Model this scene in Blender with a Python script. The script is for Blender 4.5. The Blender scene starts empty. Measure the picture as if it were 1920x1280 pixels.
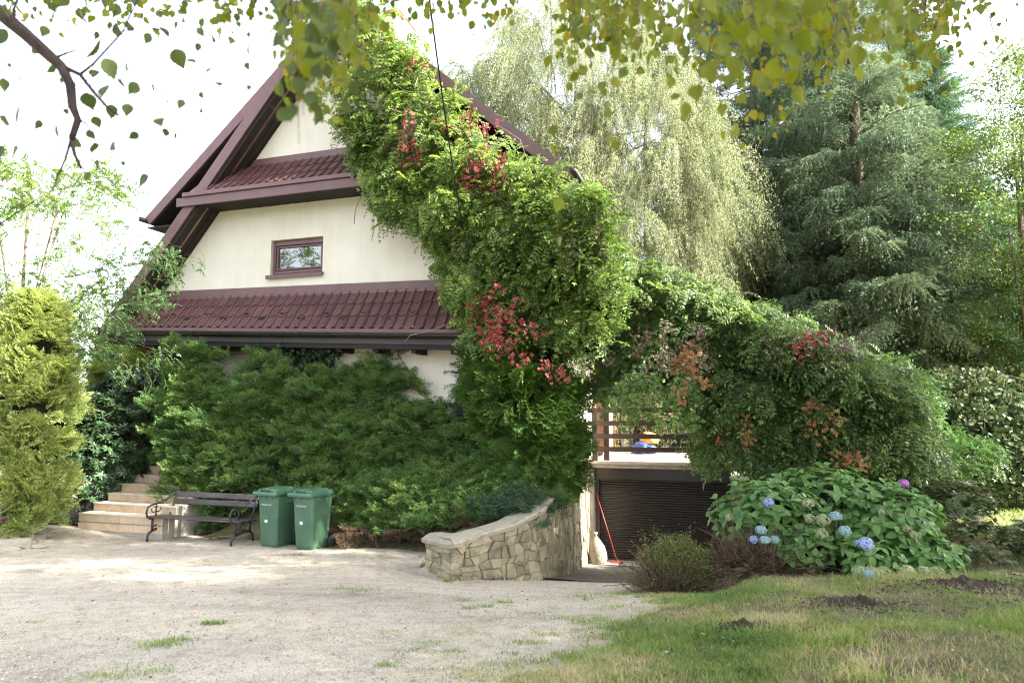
import bpy, bmesh, math, random
import numpy as np
from mathutils import Vector, Matrix, noise
R = math.radians
rng = np.random.default_rng(7); random.seed(7)
S = bpy.context.scene
COL = S.collection
# ---------------------------------------------------------------- camera
CAM_H = 2.4; F = 1280.0; PITCH = math.atan(140/1280.0); YAW = R(17.9)
cam_d = bpy.data.cameras.new('camera'); cam = bpy.data.objects.new('camera', cam_d); COL.objects.link(cam)
cam.location = (0, 0, CAM_H); cam.rotation_euler = (R(90)+PITCH, 0, 0)
cam_d.lens = 24.0; cam_d.sensor_width = 36.0; cam_d.clip_start = 0.05; cam_d.clip_end = 3000
cam_d.dof.use_dof = True; cam_d.dof.focus_distance = 14.0; cam_d.dof.aperture_fstop = 2.4
S.camera = cam
# ---------------------------------------------------------------- light
SUN = Vector((0.93, -0.295, 0.0)).normalized(); SUN_EL = R(40)
SDIR = Vector((SUN.x*math.cos(SUN_EL), SUN.y*math.cos(SUN_EL), math.sin(SUN_EL)))
W = bpy.data.worlds.new('World'); S.world = W; W.use_nodes = True
nt = W.node_tree; bg = nt.nodes['Background']; sky = nt.nodes.new('ShaderNodeTexSky')
sky.sky_type = 'NISHITA'; sky.sun_disc = False; sky.sun_elevation = SUN_EL; sky.sun_rotation = math.atan2(SUN.x, SUN.y)
sky.air_density = 1.0; sky.dust_density = 3.0; sky.ozone_density = 1.0
hz = nt.nodes.new('ShaderNodeHueSaturation'); hz.inputs['Saturation'].default_value = .38
nt.links.new(sky.outputs[0], hz.inputs['Color']); nt.links.new(hz.outputs[0], bg.inputs[0]); bg.inputs[1].default_value = 0.15
sl = bpy.data.lights.new('sun', 'SUN'); so = bpy.data.objects.new('sun', sl); COL.objects.link(so)
sl.energy = 4.2; sl.angle = R(0.53); sl.color = (1, .945, .86)
so.rotation_euler = SDIR.to_track_quat('Z', 'Y').to_euler()
S.view_settings.view_transform = 'Standard'; S.view_settings.look = 'None'
S.view_settings.gamma = 1; S.view_settings.use_curve_mapping = False
S.view_settings.exposure = 2.75
cy = S.cycles
cy.max_bounces = 7; cy.diffuse_bounces = 4; cy.glossy_bounces = 3; cy.transmission_bounces = 5; cy.transparent_max_bounces = 4
cy.use_denoising = True; cy.denoising_prefilter = 'NONE'; cy.use_adaptive_sampling = False; cy.sample_clamp_indirect = 5; cy.pixel_filter_type = 'BLACKMAN_HARRIS'; cy.filter_width = 1.15
try: cy.denoiser = 'OPENIMAGEDENOISE'
except Exception: pass
# ---------------------------------------------------------------- geometry helpers
EX = Vector((math.cos(YAW), -math.sin(YAW), 0)); EN = Vector((math.sin(YAW), math.cos(YAW), 0)); EZ = Vector((0, 0, 1))
def ray(px, py):
    x = (px-960)/F; z = -(py-640)/F; c, s = math.cos(PITCH), math.sin(PITCH)
    return Vector((x, c-z*s, s+z*c))
def at(px, py, D):                     # world point seen at that pixel of the photograph, D metres ahead
    r = ray(px, py); return Vector((0, 0, CAM_H)) + r*(D/r.y)
def hw(a, c, z): return EX*a + EN*c + EZ*z         # house coordinates -> world
def on_c(px, py, c):                   # house-parallel plane at depth c
    r = ray(px, py); return Vector((0, 0, CAM_H)) + r*(c/r.dot(EN))
def ss(x, a, b):
    t = np.clip((np.asarray(x, float)-a)/(b-a), 0, 1); return t*t*(3-2*t)
WALLP = [(-4.75, 10.15), (-4.05, 9.61), (-3.79, 10.15), (-3.43, 10.61), (-3.08, 11.11), (-2.98, 12.1), (-3.1, 13.5), (-3.25, 14.9), (-3.4, 16.0)]
def wall_a(c): return np.interp(c, [9.6, 10.15, 10.6, 11.1, 12.1, 13.5, 14.9, 16], [-4.05, -3.79, -3.43, -3.08, -2.98, -3.1, -3.25, -3.4])
def ground(X, Y):
    X = np.asarray(X, float); Y = np.asarray(Y, float)
    a = X*EX.x + Y*EX.y; c = X*EN.x + Y*EN.y
    z = np.interp(Y, [-5, 0, 4.5, 8, 11, 13, 16, 60], [.8, .78, .75, .38, .1, 0, 0, 0])
    z = z + .16*ss(-X, 7, 10)*ss(Y, 10, 14)
    lat = ss(a, -6.0, -3.6)*(1-ss(a, -.35, .25))
    z = z - lat*(.2*ss(c, 7, 10) + .75*np.clip((c-10)/6, 0, 1))
    z = z + ss(a, -.3, .5)*(.10*ss(c, 7.0, 9.4)+.40*ss(c, 10, 14)) + .18*ss(X, .5, 3)*(1-ss(Y, 7, 9))
    wa = wall_a(c)
    bed = np.maximum(np.clip((c-11.5)/1.8, 0, 1)*1.0, ss(a, -4.8, -4.6)*np.clip((c-9.9)/3, .08, 1)*1.0)
    inb = (a < wa-.12) & (a > -10.4) & (c > 9.95) & (c < 20)
    z = np.where(inb, np.maximum(z, bed*ss(a, -10.6, -9.6)*(1-0*a)), z)
    return z
def gz(p): return float(ground(p[0], p[1]))
def new_obj(name, data, parent=None):
    o = bpy.data.objects.new(name, data); COL.objects.link(o)
    if parent is not None: o.parent = parent
    return o
def tag(o, label=None, cat=None, group=None, kind=None):
    if label: o['label'] = label
    if cat: o['category'] = cat
    if group: o['group'] = group
    if kind: o['kind'] = kind
    return o
def empty(name, loc, label, cat, group=None, rz=0.0):
    o = new_obj(name, None); o.location = loc; o.rotation_euler = (0, 0, rz); o.empty_display_size = .2
    return tag(o, label, cat, group)
class MB:
    def __init__(s): s.v = []; s.f = []; s.m = []
    def add(s, vs, fs, mi=0):
        b = len(s.v); s.v += [tuple(v) for v in vs]; s.f += [tuple(i+b for i in f) for f in fs]; s.m += [mi]*len(fs); return s
    def hexa(s, p, mi=0):              # 8 points: bottom loop then top loop
        return s.add(p, [(3, 2, 1, 0), (4, 5, 6, 7), (0, 1, 5, 4), (1, 2, 6, 5), (2, 3, 7, 6), (3, 0, 4, 7)], mi)
    def box(s, x0, x1, y0, y1, z0, z1, mi=0):
        return s.hexa([(x0, y0, z0), (x1, y0, z0), (x1, y1, z0), (x0, y1, z0), (x0, y0, z1), (x1, y0, z1), (x1, y1, z1), (x0, y1, z1)], mi)
    def prism(s, poly, y0, y1, mi=0):   # poly in x,z extruded along y
        n = len(poly); vs = [(x, y0, z) for x, z in poly] + [(x, y1, z) for x, z in poly]
        return s.add(vs, [tuple(range(n)), tuple(range(2*n-1, n-1, -1))] + [((i+1) % n, i, n+i, n+(i+1) % n) for i in range(n)], mi)
    def tube(s, pts, rad, n=8, mi=0, cap=True):
        pts = [Vector(p) for p in pts]
        if not hasattr(rad, '__len__'): rad = [rad]*len(pts)
        vs = []; prev = None
        for i, p in enumerate(pts):
            d = (pts[min(i+1, len(pts)-1)]-pts[max(i-1, 0)]).normalized()
            if prev is None: u = d.orthogonal().normalized()
            else:
                u = prev-d*prev.dot(d); u = u.normalized() if u.length > 1e-5 else d.orthogonal().normalized()
            prev = u; w = d.cross(u)
            for k in range(n):
                t = 2*math.pi*k/n; vs.append(p+(u*math.cos(t)+w*math.sin(t))*rad[i])
        fs = [(i*n+k, i*n+(k+1) % n, (i+1)*n+(k+1) % n, (i+1)*n+k) for i in range(len(pts)-1) for k in range(n)]
        if cap: fs += [tuple(range(n-1, -1, -1)), tuple(range((len(pts)-1)*n, len(pts)*n))]
        return s.add(vs, fs, mi)
    def lathe(s, prof, n=20, c=(0, 0, 0), mi=0):   # prof: (r,z)
        vs = [(c[0]+r*math.cos(2*math.pi*k/n), c[1]+r*math.sin(2*math.pi*k/n), c[2]+z) for r, z in prof for k in range(n)]
        fs = [(i*n+k, i*n+(k+1) % n, (i+1)*n+(k+1) % n, (i+1)*n+k) for i in range(len(prof)-1) for k in range(n)]
        fs += [tuple(range(n-1, -1, -1)), tuple(range((len(prof)-1)*n, len(prof)*n))]
        return s.add(vs, fs, mi)
    def mesh(s, name, mats, smooth=False):
        me = bpy.data.meshes.new(name); me.from_pydata(s.v, [], s.f)
        for m in (mats if isinstance(mats, (list, tuple)) else [mats]): me.materials.append(m)
        me.polygons.foreach_set('material_index', s.m)
        if smooth: me.polygons.foreach_set('use_smooth', [True]*len(s.f))
        me.update(); return me
    def build(s, name, mats, parent=None, smooth=False, bevel=0):
        o = new_obj(name, s.mesh(name, mats, smooth), parent)
        if bevel:
            b = o.modifiers.new('bevel', 'BEVEL'); b.width = bevel; b.segments = 2; b.limit_method = 'ANGLE'; b.angle_limit = R(35)
        return o
class FM:                               # foliage mesh: many leaf faces collected in numpy arrays
    def __init__(s): s.V = []; s.T = []; s.M = []; s.n = 0
    def _add(s, V, T, mi):
        s.V.append(V); s.T.append(T+s.n); s.M.append(np.full(len(T), mi)); s.n += len(V)
    def leaves(s, P, D, N, L, Wd, mi=0, kind='diamond', fold=.18, curl=0.0, wide=.42):
        P = np.atleast_2d(P).astype(float); k = len(P); D = np.broadcast_to(D, (k, 3)).astype(float); N = np.broadcast_to(N, (k, 3)).astype(float)
        D = D/(np.linalg.norm(D, axis=1, keepdims=True)+1e-9)
        Sd = np.cross(D, N); Sd /= (np.linalg.norm(Sd, axis=1, keepdims=True)+1e-9); N = np.cross(Sd, D)
        L = np.broadcast_to(L, (k,)).astype(float)[:, None]; Wd = np.broadcast_to(Wd, (k,)).astype(float)[:, None]
        up = N*Wd*fold; dn = -N*L*curl
        if kind == 'diamond':
            q = np.stack([P, P+D*L*wide+Sd*Wd/2+up+dn*.3, P+D*L+dn, P+D*L*wide-Sd*Wd/2+up+dn*.3], 1)
            t = np.array([[0, 1, 2], [0, 2, 3]])
        elif kind == 'needle':
            q = np.stack([P-Sd*Wd/2, P+Sd*Wd/2, P+D*L+dn], 1); t = np.array([[0, 1, 2]])
        else:                           # hex leaf folded along its midrib
            q = np.stack([P, P+D*L*.28+Sd*Wd*.46+up+dn*.1, P+D*L*.62+Sd*Wd*.42+up+dn*.45, P+D*L+dn,
                          P+D*L*.62-Sd*Wd*.42+up+dn*.45, P+D*L*.28-Sd*Wd*.46+up+dn*.1, P+D*L*.5+dn*.3], 1)
            t = np.array([[0, 1, 6], [1, 2, 6], [2, 3, 6], [3, 4, 6], [4, 5, 6], [5, 0, 6]])
        m = q.shape[1]; V = q.reshape(-1, 3); T = (t[None]+(np.arange(k)*m)[:, None, None]).reshape(-1, 3); s._add(V, T, mi)
    def stem(s, pts, r0, r1, mi=1):
        pts = np.asarray(pts, float); k = len(pts); d = np.gradient(pts, axis=0); d /= np.linalg.norm(d, axis=1, keepdims=True)+1e-9
        u = np.cross(d, [.31, .2, .93]); u /= np.linalg.norm(u, axis=1, keepdims=True)+1e-9; w = np.cross(d, u)
        r = np.linspace(r0, r1, k)[:, None]
        V = np.concatenate([pts+(u*math.cos(t)+w*math.sin(t))*r for t in (0, 2.094, 4.189)])
        T = []
        for i in range(k-1):
            for j in range(3):
                j2 = (j+1) % 3; T += [[j*k+i, j2*k+i, j2*k+i+1], [j*k+i, j2*k+i+1, j*k+i+1]]
        s._add(V, np.array(T), mi)
    def mesh(s, name, mats):
        V = np.concatenate(s.V); T = np.concatenate(s.T); M = np.concatenate(s.M); me = bpy.data.meshes.new(name)
        me.vertices.add(len(V)); me.vertices.foreach_set('co', V.astype(np.float32).ravel())
        me.loops.add(len(T)*3); me.loops.foreach_set('vertex_index', T.astype(np.int32).ravel())
        me.polygons.add(len(T)); me.polygons.foreach_set('loop_start', (np.arange(len(T))*3).astype(np.int32))
        for m in mats: me.materials.append(m)
        me.polygons.foreach_set('material_index', M.astype(np.int32)); me.update(calc_edges=True); return me
def unit(n): v = rng.normal(size=(n, 3)); return v/np.linalg.norm(v, axis=1, keepdims=True)
def norm(v): v = np.asarray(v, float); return v/(np.linalg.norm(v)+1e-9)
def frame(pos, d, up=(0, 0, 1), scale=1.0, roll=0.0):
    x = Vector(d).normalized(); y = Vector(up).cross(x)
    if y.length < 1e-3: y = Vector((0, 1, 0))
    y.normalize(); z = x.cross(y)
    m = Matrix((x, y, z)).transposed().to_4x4() @ Matrix.Rotation(roll, 4, 'X')
    m = m @ Matrix.Diagonal((scale, scale, scale, 1)); m.translation = Vector(pos); return m
# ---------------------------------------------------------------- materials
def mat(name): m = bpy.data.materials.new(name); m.use_nodes = True; return m, m.node_tree, m.node_tree.nodes['Principled BSDF']
def ramp(nt, stops, fac):
    r = nt.nodes.new('ShaderNodeValToRGB'); e = r.color_ramp.elements
    while len(e) < len(stops): e.new(.5)
    for i, (p, c) in enumerate(stops): e[i].position = p; e[i].color = (*c, 1)
    nt.links.new(fac, r.inputs[0]); return r.outputs[0]
def tex(nt, scale, detail=4, rough=.55, kind='Noise', coord='Object', stretch=None, dist=0):
    out = nt.nodes.new('ShaderNodeNewGeometry').outputs['Position'] if coord == 'World' else nt.nodes.new('ShaderNodeTexCoord').outputs[coord]
    if stretch:
        mp = nt.nodes.new('ShaderNodeMapping'); mp.inputs['Scale'].default_value = stretch; nt.links.new(out, mp.inputs[0]); out = mp.outputs[0]
    n = nt.nodes.new('ShaderNodeTex'+kind); nt.links.new(out, n.inputs['Vector']); n.inputs['Scale'].default_value = scale
    if kind == 'Noise': n.inputs['Detail'].default_value = detail; n.inputs['Roughness'].default_value = rough; n.inputs['Distortion'].default_value = dist
    return n.outputs[0]
def bump(nt, b, h, strength=.3, dist=.01):
    n = nt.nodes.new('ShaderNodeBump'); n.inputs['Strength'].default_value = strength; n.inputs['Distance'].default_value = dist
    nt.links.new(h, n.inputs['Height']); nt.links.new(n.outputs[0], b.inputs['Normal'])
def surf(name, stops, scale=8, rough=.7, bs=.3, bd=.01, bscale=None, detail=5, stretch=None, spec=.4, metal=0, rand=0.0, coord='Object', rrange=None):
    m, nt, b = mat(name); f = tex(nt, scale, detail, .6, stretch=stretch, coord=coord)
    c = ramp(nt, stops, f)
    if rand:
        oi = nt.nodes.new('ShaderNodeObjectInfo'); hv = nt.nodes.new('ShaderNodeHueSaturation'); mr = nt.nodes.new('ShaderNodeMapRange')
        mr.inputs[3].default_value = 1-rand; mr.inputs[4].default_value = 1+rand; nt.links.new(oi.outputs['Random'], mr.inputs[0])
        nt.links.new(mr.outputs[0], hv.inputs['Value']); nt.links.new(c, hv.inputs['Color']); c = hv.outputs[0]
    nt.links.new(c, b.inputs['Base Color']); b.inputs['Roughness'].default_value = rough; b.inputs['Specular IOR Level'].default_value = spec
    b.inputs['Metallic'].default_value = metal
    if rrange:
        rr = nt.nodes.new('ShaderNodeMapRange'); rr.inputs[3].default_value = rrange[0]; rr.inputs[4].default_value = rrange[1]
        nt.links.new(f, rr.inputs[0]); nt.links.new(rr.outputs[0], b.inputs['Roughness'])
    if bs: bump(nt, b, tex(nt, bscale or scale*3, 6, .65, stretch=stretch, coord=coord), bs, bd)
    return m
def leafmat(name, cols, trans=.35, rough=.5, nscale=1.2, tcol=1.35, spec=.35, nw=.5):
    """cols: list of (position, colour), picked per leaf with drift between clumps"""
    m, nt, b = mat(name); L = nt.links
    g = nt.nodes.new('ShaderNodeNewGeometry'); oi = nt.nodes.new('ShaderNodeObjectInfo')
    nz = tex(nt, nscale, 2, .5, coord='Object')
    def ma(op, a, bb, cl=False):
        n = nt.nodes.new('ShaderNodeMath'); n.operation = op; n.use_clamp = cl
        for i, v in enumerate((a, bb)):
            if isinstance(v, (int, float)): n.inputs[i].default_value = v
            else: L.new(v, n.inputs[i])
        return n.outputs[0]
    f = ma('ADD', ma('MULTIPLY', g.outputs['Random Per Island'], .55), ma('MULTIPLY', oi.outputs['Random'], .3))
    f = ma('ADD', f, ma('MULTIPLY', ma('SUBTRACT', nz, .35 if nw <= .5 else .45), nw), True)
    c = ramp(nt, cols, f); L.new(c, b.inputs['Base Color']); b.inputs['Roughness'].default_value = rough; b.inputs['Specular IOR Level'].default_value = spec
    hs = nt.nodes.new('ShaderNodeHueSaturation'); hs.inputs['Hue'].default_value = .485; hs.inputs['Saturation'].default_value = 1.1; hs.inputs['Value'].default_value = tcol
    L.new(c, hs.inputs['Color']); t = nt.nodes.new('ShaderNodeBsdfTranslucent'); L.new(hs.outputs[0], t.inputs[0])
    mx = nt.nodes.new('ShaderNodeMixShader'); mx.inputs[0].default_value = trans
    L.new(b.outputs[0], mx.inputs[1]); L.new(t.outputs[0], mx.inputs[2])
    out = [n for n in nt.nodes if n.type == 'OUTPUT_MATERIAL'][0]; L.new(mx.outputs[0], out.inputs[0]); return m
M = {}
M['plaster'] = surf('cream_plaster', [(.3, (.66, .62, .54)), (.7, (.72, .685, .61))], 1.5, .9, .35, .004, 90, spec=.2)
M['fascia'] = surf('brown_sheet_metal', [(.3, (.12, .062, .066)), (.7, (.15, .08, .084))], 3, .42, .05, .003, 30, rand=.06)
M['tile'] = surf('burgundy_metal_tile', [(.3, (.070, .028, .028)), (.62, (.092, .038, .036)), (.76, (.13, .068, .060)), (.86, (.16, .12, .085))], 2.6, .42, .12, .002, 60, rand=.16, rrange=(.30, .66), coord='World', detail=9)
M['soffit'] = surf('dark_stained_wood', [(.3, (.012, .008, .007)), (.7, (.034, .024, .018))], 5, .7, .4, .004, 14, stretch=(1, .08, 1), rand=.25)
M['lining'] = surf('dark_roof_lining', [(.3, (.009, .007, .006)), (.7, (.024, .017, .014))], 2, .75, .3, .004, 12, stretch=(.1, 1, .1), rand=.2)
M['batten'] = surf('worn_brown_batten', [(.35, (.07, .035, .025)), (.7, (.30, .19, .13))], 3, .7, .3, .004, 20, stretch=(.3, 1, .3))
M['gutter'] = surf('black_brown_gutter', [(.3, (.022, .018, .017)), (.7, (.035, .028, .026))], 4, .38, .05, .002)
M['wood_dark'] = surf('dark_brown_rail_wood', [(.3, (.022, .012, .009)), (.7, (.045, .024, .016))], 6, .5, .3, .003, 20, stretch=(.1, 1, 1))
M['wood_warm'] = surf('orange_brown_timber', [(.3, (.22, .10, .04)), (.7, (.38, .19, .08))], 5, .55, .3, .003, 20, stretch=(1, 1, .1))
M['deck'] = surf('tan_deck_floor', [(.3, (.34, .24, .17)), (.7, (.48, .36, .27))], 4, .6, .2, .003, 30, rand=.08)
M['concrete'] = surf('old_concrete', [(.3, (.25, .23, .20)), (.7, (.40, .36, .31))], 5, .9, .5, .006, 40)
M['ramp'] = surf('dark_concrete', [(.3, (.085, .078, .068)), (.7, (.19, .17, .145))], 3, .9, .6, .01, 25)  # darker concrete than the apron
M['shutter'] = surf('brown_roller_shutter', [(.3, (.010, .0065, .005)), (.7, (.016, .009, .007))], 3, .33, .04, .002, 5, stretch=(.2, 1, 1), spec=.6)
M['stone'] = surf('rubble_stone', [(.22, (.12, .10, .07)), (.45, (.25, .215, .145)), (.6, (.33, .28, .19)), (.8, (.21, .20, .165))], 4, .9, .9, .02, 16, rand=.28, detail=8)
M['capstone'] = surf('sandstone_cap', [(.3, (.20, .18, .14)), (.5, (.30, .27, .21)), (.75, (.23, .20, .165))], 6, .9, .8, .015, 22, rand=.12, detail=8)
M['mortar'] = surf('grey_mortar', [(.3, (.13, .115, .085)), (.7, (.22, .195, .15))], 10, .95, .9, .015, 40)
M['step_tile'] = surf('beige_step_tile', [(.3, (.42, .31, .21)), (.7, (.56, .44, .32))], 7, .45, .1, .002, 30, rand=.12, coord='World')
M['step_tread'] = surf('pale_step_tread', [(.3, (.50, .42, .34)), (.7, (.62, .54, .45))], 7, .4, .1, .002, 30, rand=.08)
M['bench'] = surf('grey_brown_bench_paint', [(.3, (.035, .029, .030)), (.55, (.062, .052, .054)), (.74, (.10, .085, .080)), (.84, (.35, .30, .26))], 9, .5, .4, .003, 30, stretch=(.18, 1, 1), detail=8, rand=.12)
M['iron'] = surf('black_cast_iron', [(.3, (.016, .016, .018)), (.7, (.035, .034, .036))], 20, .45, .3, .002, 60)
M['bin'] = surf('green_bin_plastic', [(.25, (.060, .105, .070)), (.45, (.052, .112, .070)), (.65, (.068, .138, .084)), (.8, (.095, .15, .10))], 4, .45, .1, .002, 120, detail=9, rrange=(.3, .65))
M['bin_lid'] = surf('green_bin_lid_plastic', [(.3, (.058, .132, .084)), (.7, (.078, .165, .108))], 5, .36, .08, .002, 120)
M['rubber'] = surf('black_rubber', [(.3, (.012, .012, .012)), (.7, (.025, .025, .025))], 20, .7, .2, .002)
M['hub'] = surf('dark_grey_hub', [(.3, (.04, .04, .045)), (.7, (.09, .09, .09))], 20, .4, 0)
M['white'] = surf('white_sticker', [(.3, (.72, .72, .70)), (.7, (.8, .8, .78))], 30, .6, 0)
M['print'] = surf('faded_white_print', [(.4, (.35, .5, .38)), (.6, (.6, .68, .6))], 60, .7, 0)
M['red_paint'] = surf('red_broom_paint', [(.3, (.20, .022, .016)), (.7, (.30, .04, .03))], 8, .45, .1, .002)
M['sack'] = surf('pale_woven_sack', [(.3, (.20, .17, .13)), (.7, (.31, .27, .21))], 10, .9, 1, .02, 28)
M['blue_bag'] = surf('blue_plastic_bag', [(.3, (.015, .045, .15)), (.7, (.03, .08, .27))], 12, .35, .5, .02, 10)
M['orange_bag'] = surf('orange_paper', [(.3, (.5, .2, .05)), (.7, (.7, .33, .1))], 12, .6, .4, .01, 12)
M['terracotta'] = surf('terracotta_pot', [(.3, (.42, .20, .12)), (.7, (.55, .30, .2))], 8, .8, .2, .003)
M['rust'] = surf('orange_rusty_steel', [(.3, (.30, .11, .06)), (.7, (.45, .18, .09))], 12, .7, .3, .003)
M['cable'] = surf('black_cable_sheath', [(.3, (.012, .012, .012)), (.7, (.02, .02, .02))], 12, .6, 0)
M['bark'] = surf('grey_brown_bark', [(.3, (.055, .042, .032)), (.7, (.16, .12, .09))], 9, .95, .9, .03, 14, stretch=(1, 1, .2))
M['limb'] = surf('dark_limb_bark', [(.3, (.02, .014, .010)), (.7, (.05, .035, .025))], 9, .95, .5, .01, 20)
M['twig'] = surf('brown_twig', [(.3, (.075, .048, .030)), (.7, (.15, .10, .065))], 12, .85, 0)
M['twig_dark'] = surf('dark_bark_twig', [(.3, (.010, .007, .006)), (.7, (.042, .026, .021))], 22, .85, .8, .006, 60)
M['vine'] = surf('grey_vine_wood', [(.3, (.14, .11, .08)), (.7, (.27, .22, .16))], 12, .9, 0)
M['soil'] = surf('dark_soil', [(.3, (.028, .018, .012)), (.6, (.06, .042, .030)), (.8, (.11, .08, .055))], 7, .95, 1, .03, 25, detail=8)
M['litter'] = leafmat('fallen_leaf', [(.1, (.10, .05, .03)), (.35, (.24, .13, .06)), (.6, (.42, .28, .12)), (.8, (.35, .06, .04)), (.95, (.5, .42, .25))], .1, .7)
m, nt, b = mat('window_glass'); b.inputs['Base Color'].default_value = (.02, .025, .03, 1); b.inputs['Roughness'].default_value = .02; b.inputs['IOR'].default_value = 2.6; M['glass'] = m
bump(nt, b, tex(nt, 1.3, 1, .4), .03, .02)
nt = M['plaster'].node_tree; b = nt.nodes['Principled BSDF']; src = b.inputs['Base Color'].links[0].from_socket; st = tex(nt, 2.2, 6, .7, stretch=(2.2, 2.2, .22)); rp = ramp(nt, [(.36, (.90, .88, .82)), (.62, (1, 1, 1))], st)
mx = nt.nodes.new('ShaderNodeMix'); mx.data_type = 'RGBA'; mx.blend_type = 'MULTIPLY'; mx.inputs[0].default_value = .45; nt.links.new(src, mx.inputs[6]); nt.links.new(rp, mx.inputs[7]); nt.links.new(mx.outputs[2], b.inputs['Base Color'])
# ground materials
def gravel_mat():
    m, nt, b = mat('pale_gravel'); L = nt.links
    big = tex(nt, .55, 4, .6); fine = tex(nt, 75, 3, .7); mid = tex(nt, 6, 5, .6); vor = tex(nt, 62, kind='Voronoi')
    c1 = ramp(nt, [(.3, (.37, .325, .265)), (.5, (.46, .41, .34)), (.72, (.54, .49, .415))], big)
    c2 = ramp(nt, [(.25, (.42, .42, .42)), (.5, (.95, .94, .93)), (.72, (1.25, 1.22, 1.18))], fine)
    c3 = ramp(nt, [(.28, (.72, .70, .66)), (.52, (1, 1, 1))], mid)
    def mul(a, b2):
        x = nt.nodes.new('ShaderNodeMix'); x.data_type = 'RGBA'; x.blend_type = 'MULTIPLY'; x.inputs[0].default_value = 1
        L.new(a, x.inputs[6]); L.new(b2, x.inputs[7]); return x.outputs[2]
    c4 = ramp(nt, [(.36, (.82, .81, .79)), (.5, (1, 1, 1)), (.66, (1.12, 1.10, 1.05))], tex(nt, .9, 6, .65, stretch=(.35, 1.2, 1), dist=.6)); c5 = ramp(nt, [(.30, (.60, .55, .48)), (.38, (1, 1, 1))], tex(nt, 22, 6, .75))
    L.new(mul(mul(mul(c1, c2), c3), mul(c4, c5)), b.inputs['Base Color']); b.inputs['Roughness'].default_value = .95; b.inputs['Specular IOR Level'].default_value = .15
    bump(nt, b, vor, .8, .012); return m
M['gravel'] = gravel_mat()
M['pebble'] = leafmat('pebble_stone', [(.1, (.20, .18, .15)), (.4, (.40, .36, .31)), (.7, (.52, .48, .42)), (.95, (.62, .59, .54))], 0, .9)
M['ground'] = surf('lawn_soil_thatch', [(.3, (.055, .042, .024)), (.5, (.11, .10, .045)), (.72, (.20, .165, .085))], 3.2, .95, .8, .02, 40, detail=8)
GRASS = leafmat('grass_blade', [(.05, (.08, .16, .03)), (.35, (.14, .25, .045)), (.6, (.21, .30, .065)), (.8, (.36, .34, .15)), (.97, (.48, .42, .25))], .4, .6, nscale=1.1, nw=2.2)
DRYG = leafmat('dry_grass_blade', [(.1, (.22, .19, .08)), (.5, (.36, .30, .16)), (.9, (.46, .39, .25))], .25, .8)
# ---------------------------------------------------------------- setting: ground, driveway, ramp
def grid_sheet(name, xs, ys, zf, material, kind='structure', keep=None):
    X, Y = np.meshgrid(xs, ys); Z = zf(X, Y); nx, ny = len(xs), len(ys)
    V = np.stack([X.ravel(), Y.ravel(), Z.ravel()], 1); i, j = np.meshgrid(np.arange(nx-1), np.arange(ny-1)); q = (j*nx+i).ravel()
    Fq = np.stack([q, q+1, q+nx+1, q+nx], 1)
    if keep is not None:
        k = keep(X, Y).ravel(); Fq = Fq[k[Fq].any(1)]; used = np.unique(Fq); mp = np.full(len(V), -1); mp[used] = np.arange(len(used)); V = V[used]; Fq = mp[Fq]
    me = bpy.data.meshes.new(name); me.vertices.add(len(V)); me.vertices.foreach_set('co', V.astype(np.float32).ravel())
    me.loops.add(len(Fq)*4); me.loops.foreach_set('vertex_index', Fq.astype(np.int32).ravel())
    me.polygons.add(len(Fq)); me.polygons.foreach_set('loop_start', (np.arange(len(Fq))*4).astype(np.int32)); me.polygons.foreach_set('use_smooth', np.ones(len(Fq), bool))
    me.materials.append(material); me.update(calc_edges=True); o = new_obj(name, me); o['kind'] = kind; return o
def wob(X, Y, s, amp, seed=0):          # cheap smooth wobble
    X = np.asarray(X, float); Y = np.asarray(Y, float); r = np.random.default_rng(seed); z = np.zeros(np.broadcast(X, Y).shape)
    for k in range(9):
        an = r.uniform(0, 6.28); w = s*r.uniform(.6, 2.2); z = z+np.sin((X*math.cos(an)+Y*math.sin(an))*w+r.uniform(0, 6.28))/9
    return z*amp*2
def xedge(Y): return np.interp(Y, [-5, 3, 4.5, 6, 8, 9.4, 10.5, 16.5], [-2.5, -.15, .35, 1.0, 1.75, 1.75, 2.6, 5.0])
def drive_d(X, Y):                      # >0 inside the gravel
    X = np.asarray(X, float); Y = np.asarray(Y, float); a = X*EX.x+Y*EX.y; c = X*EN.x+Y*EN.y
    d = xedge(Y)-X + wob(X, Y, 2.4, .5, 3) + wob(X, Y, 9, .22, 4) + wob(X, Y, 25, .08, 44)
    d = np.minimum(d, 11.35-c+wob(X, Y, 4, .12, 5) + 30*(a > -4.3))
    left = X - (-8.6-.35*(Y-9)) + wob(X, Y, 3, .2, 6)
    left = np.where(Y > 9.5, np.maximum(left, np.minimum(a+13.4, 12.6-c)), left+6)
    d = np.where((a > -4.9) & (a < wall_a(c)-.1) & (c > 10.25) & (c < 14), -1.0, d)
    return np.minimum(d, left)
def edges(*seg): return np.concatenate([np.arange(a, b, s) for a, b, s in seg])
xs = edges((-400, -60, 40), (-60, -20, 4), (-20, -12, .5), (-12, 9, .12), (9, 20, .5), (20, 60, 4), (60, 401, 40))
ys = edges((-60, -8, 4), (-8, 2, .5), (2, 17.5, .12), (17.5, 30, .5), (30, 80, 4), (80, 801, 60))
def zlawn(X, Y):
    z = ground(X, Y)+wob(X, Y, 2.5, .035, 1)+wob(X, Y, 11, .012, 2)
    a = X*EX.x+Y*EX.y; c = X*EN.x+Y*EN.y
    z = z-.30*ss(a, -3.5, -3.2)*(1-ss(a, -.2, .0))*ss(c, 10.2, 10.8)*(c < 17)     # lies under the concrete ramp
    return z - .05*ss(drive_d(X, Y), .0, .5)
G_ = grid_sheet('ground', xs, ys, zlawn, M['ground'])
dx = np.arange(-11, 4.5, .1); dy = np.arange(-4, 14.5, .1)
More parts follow.
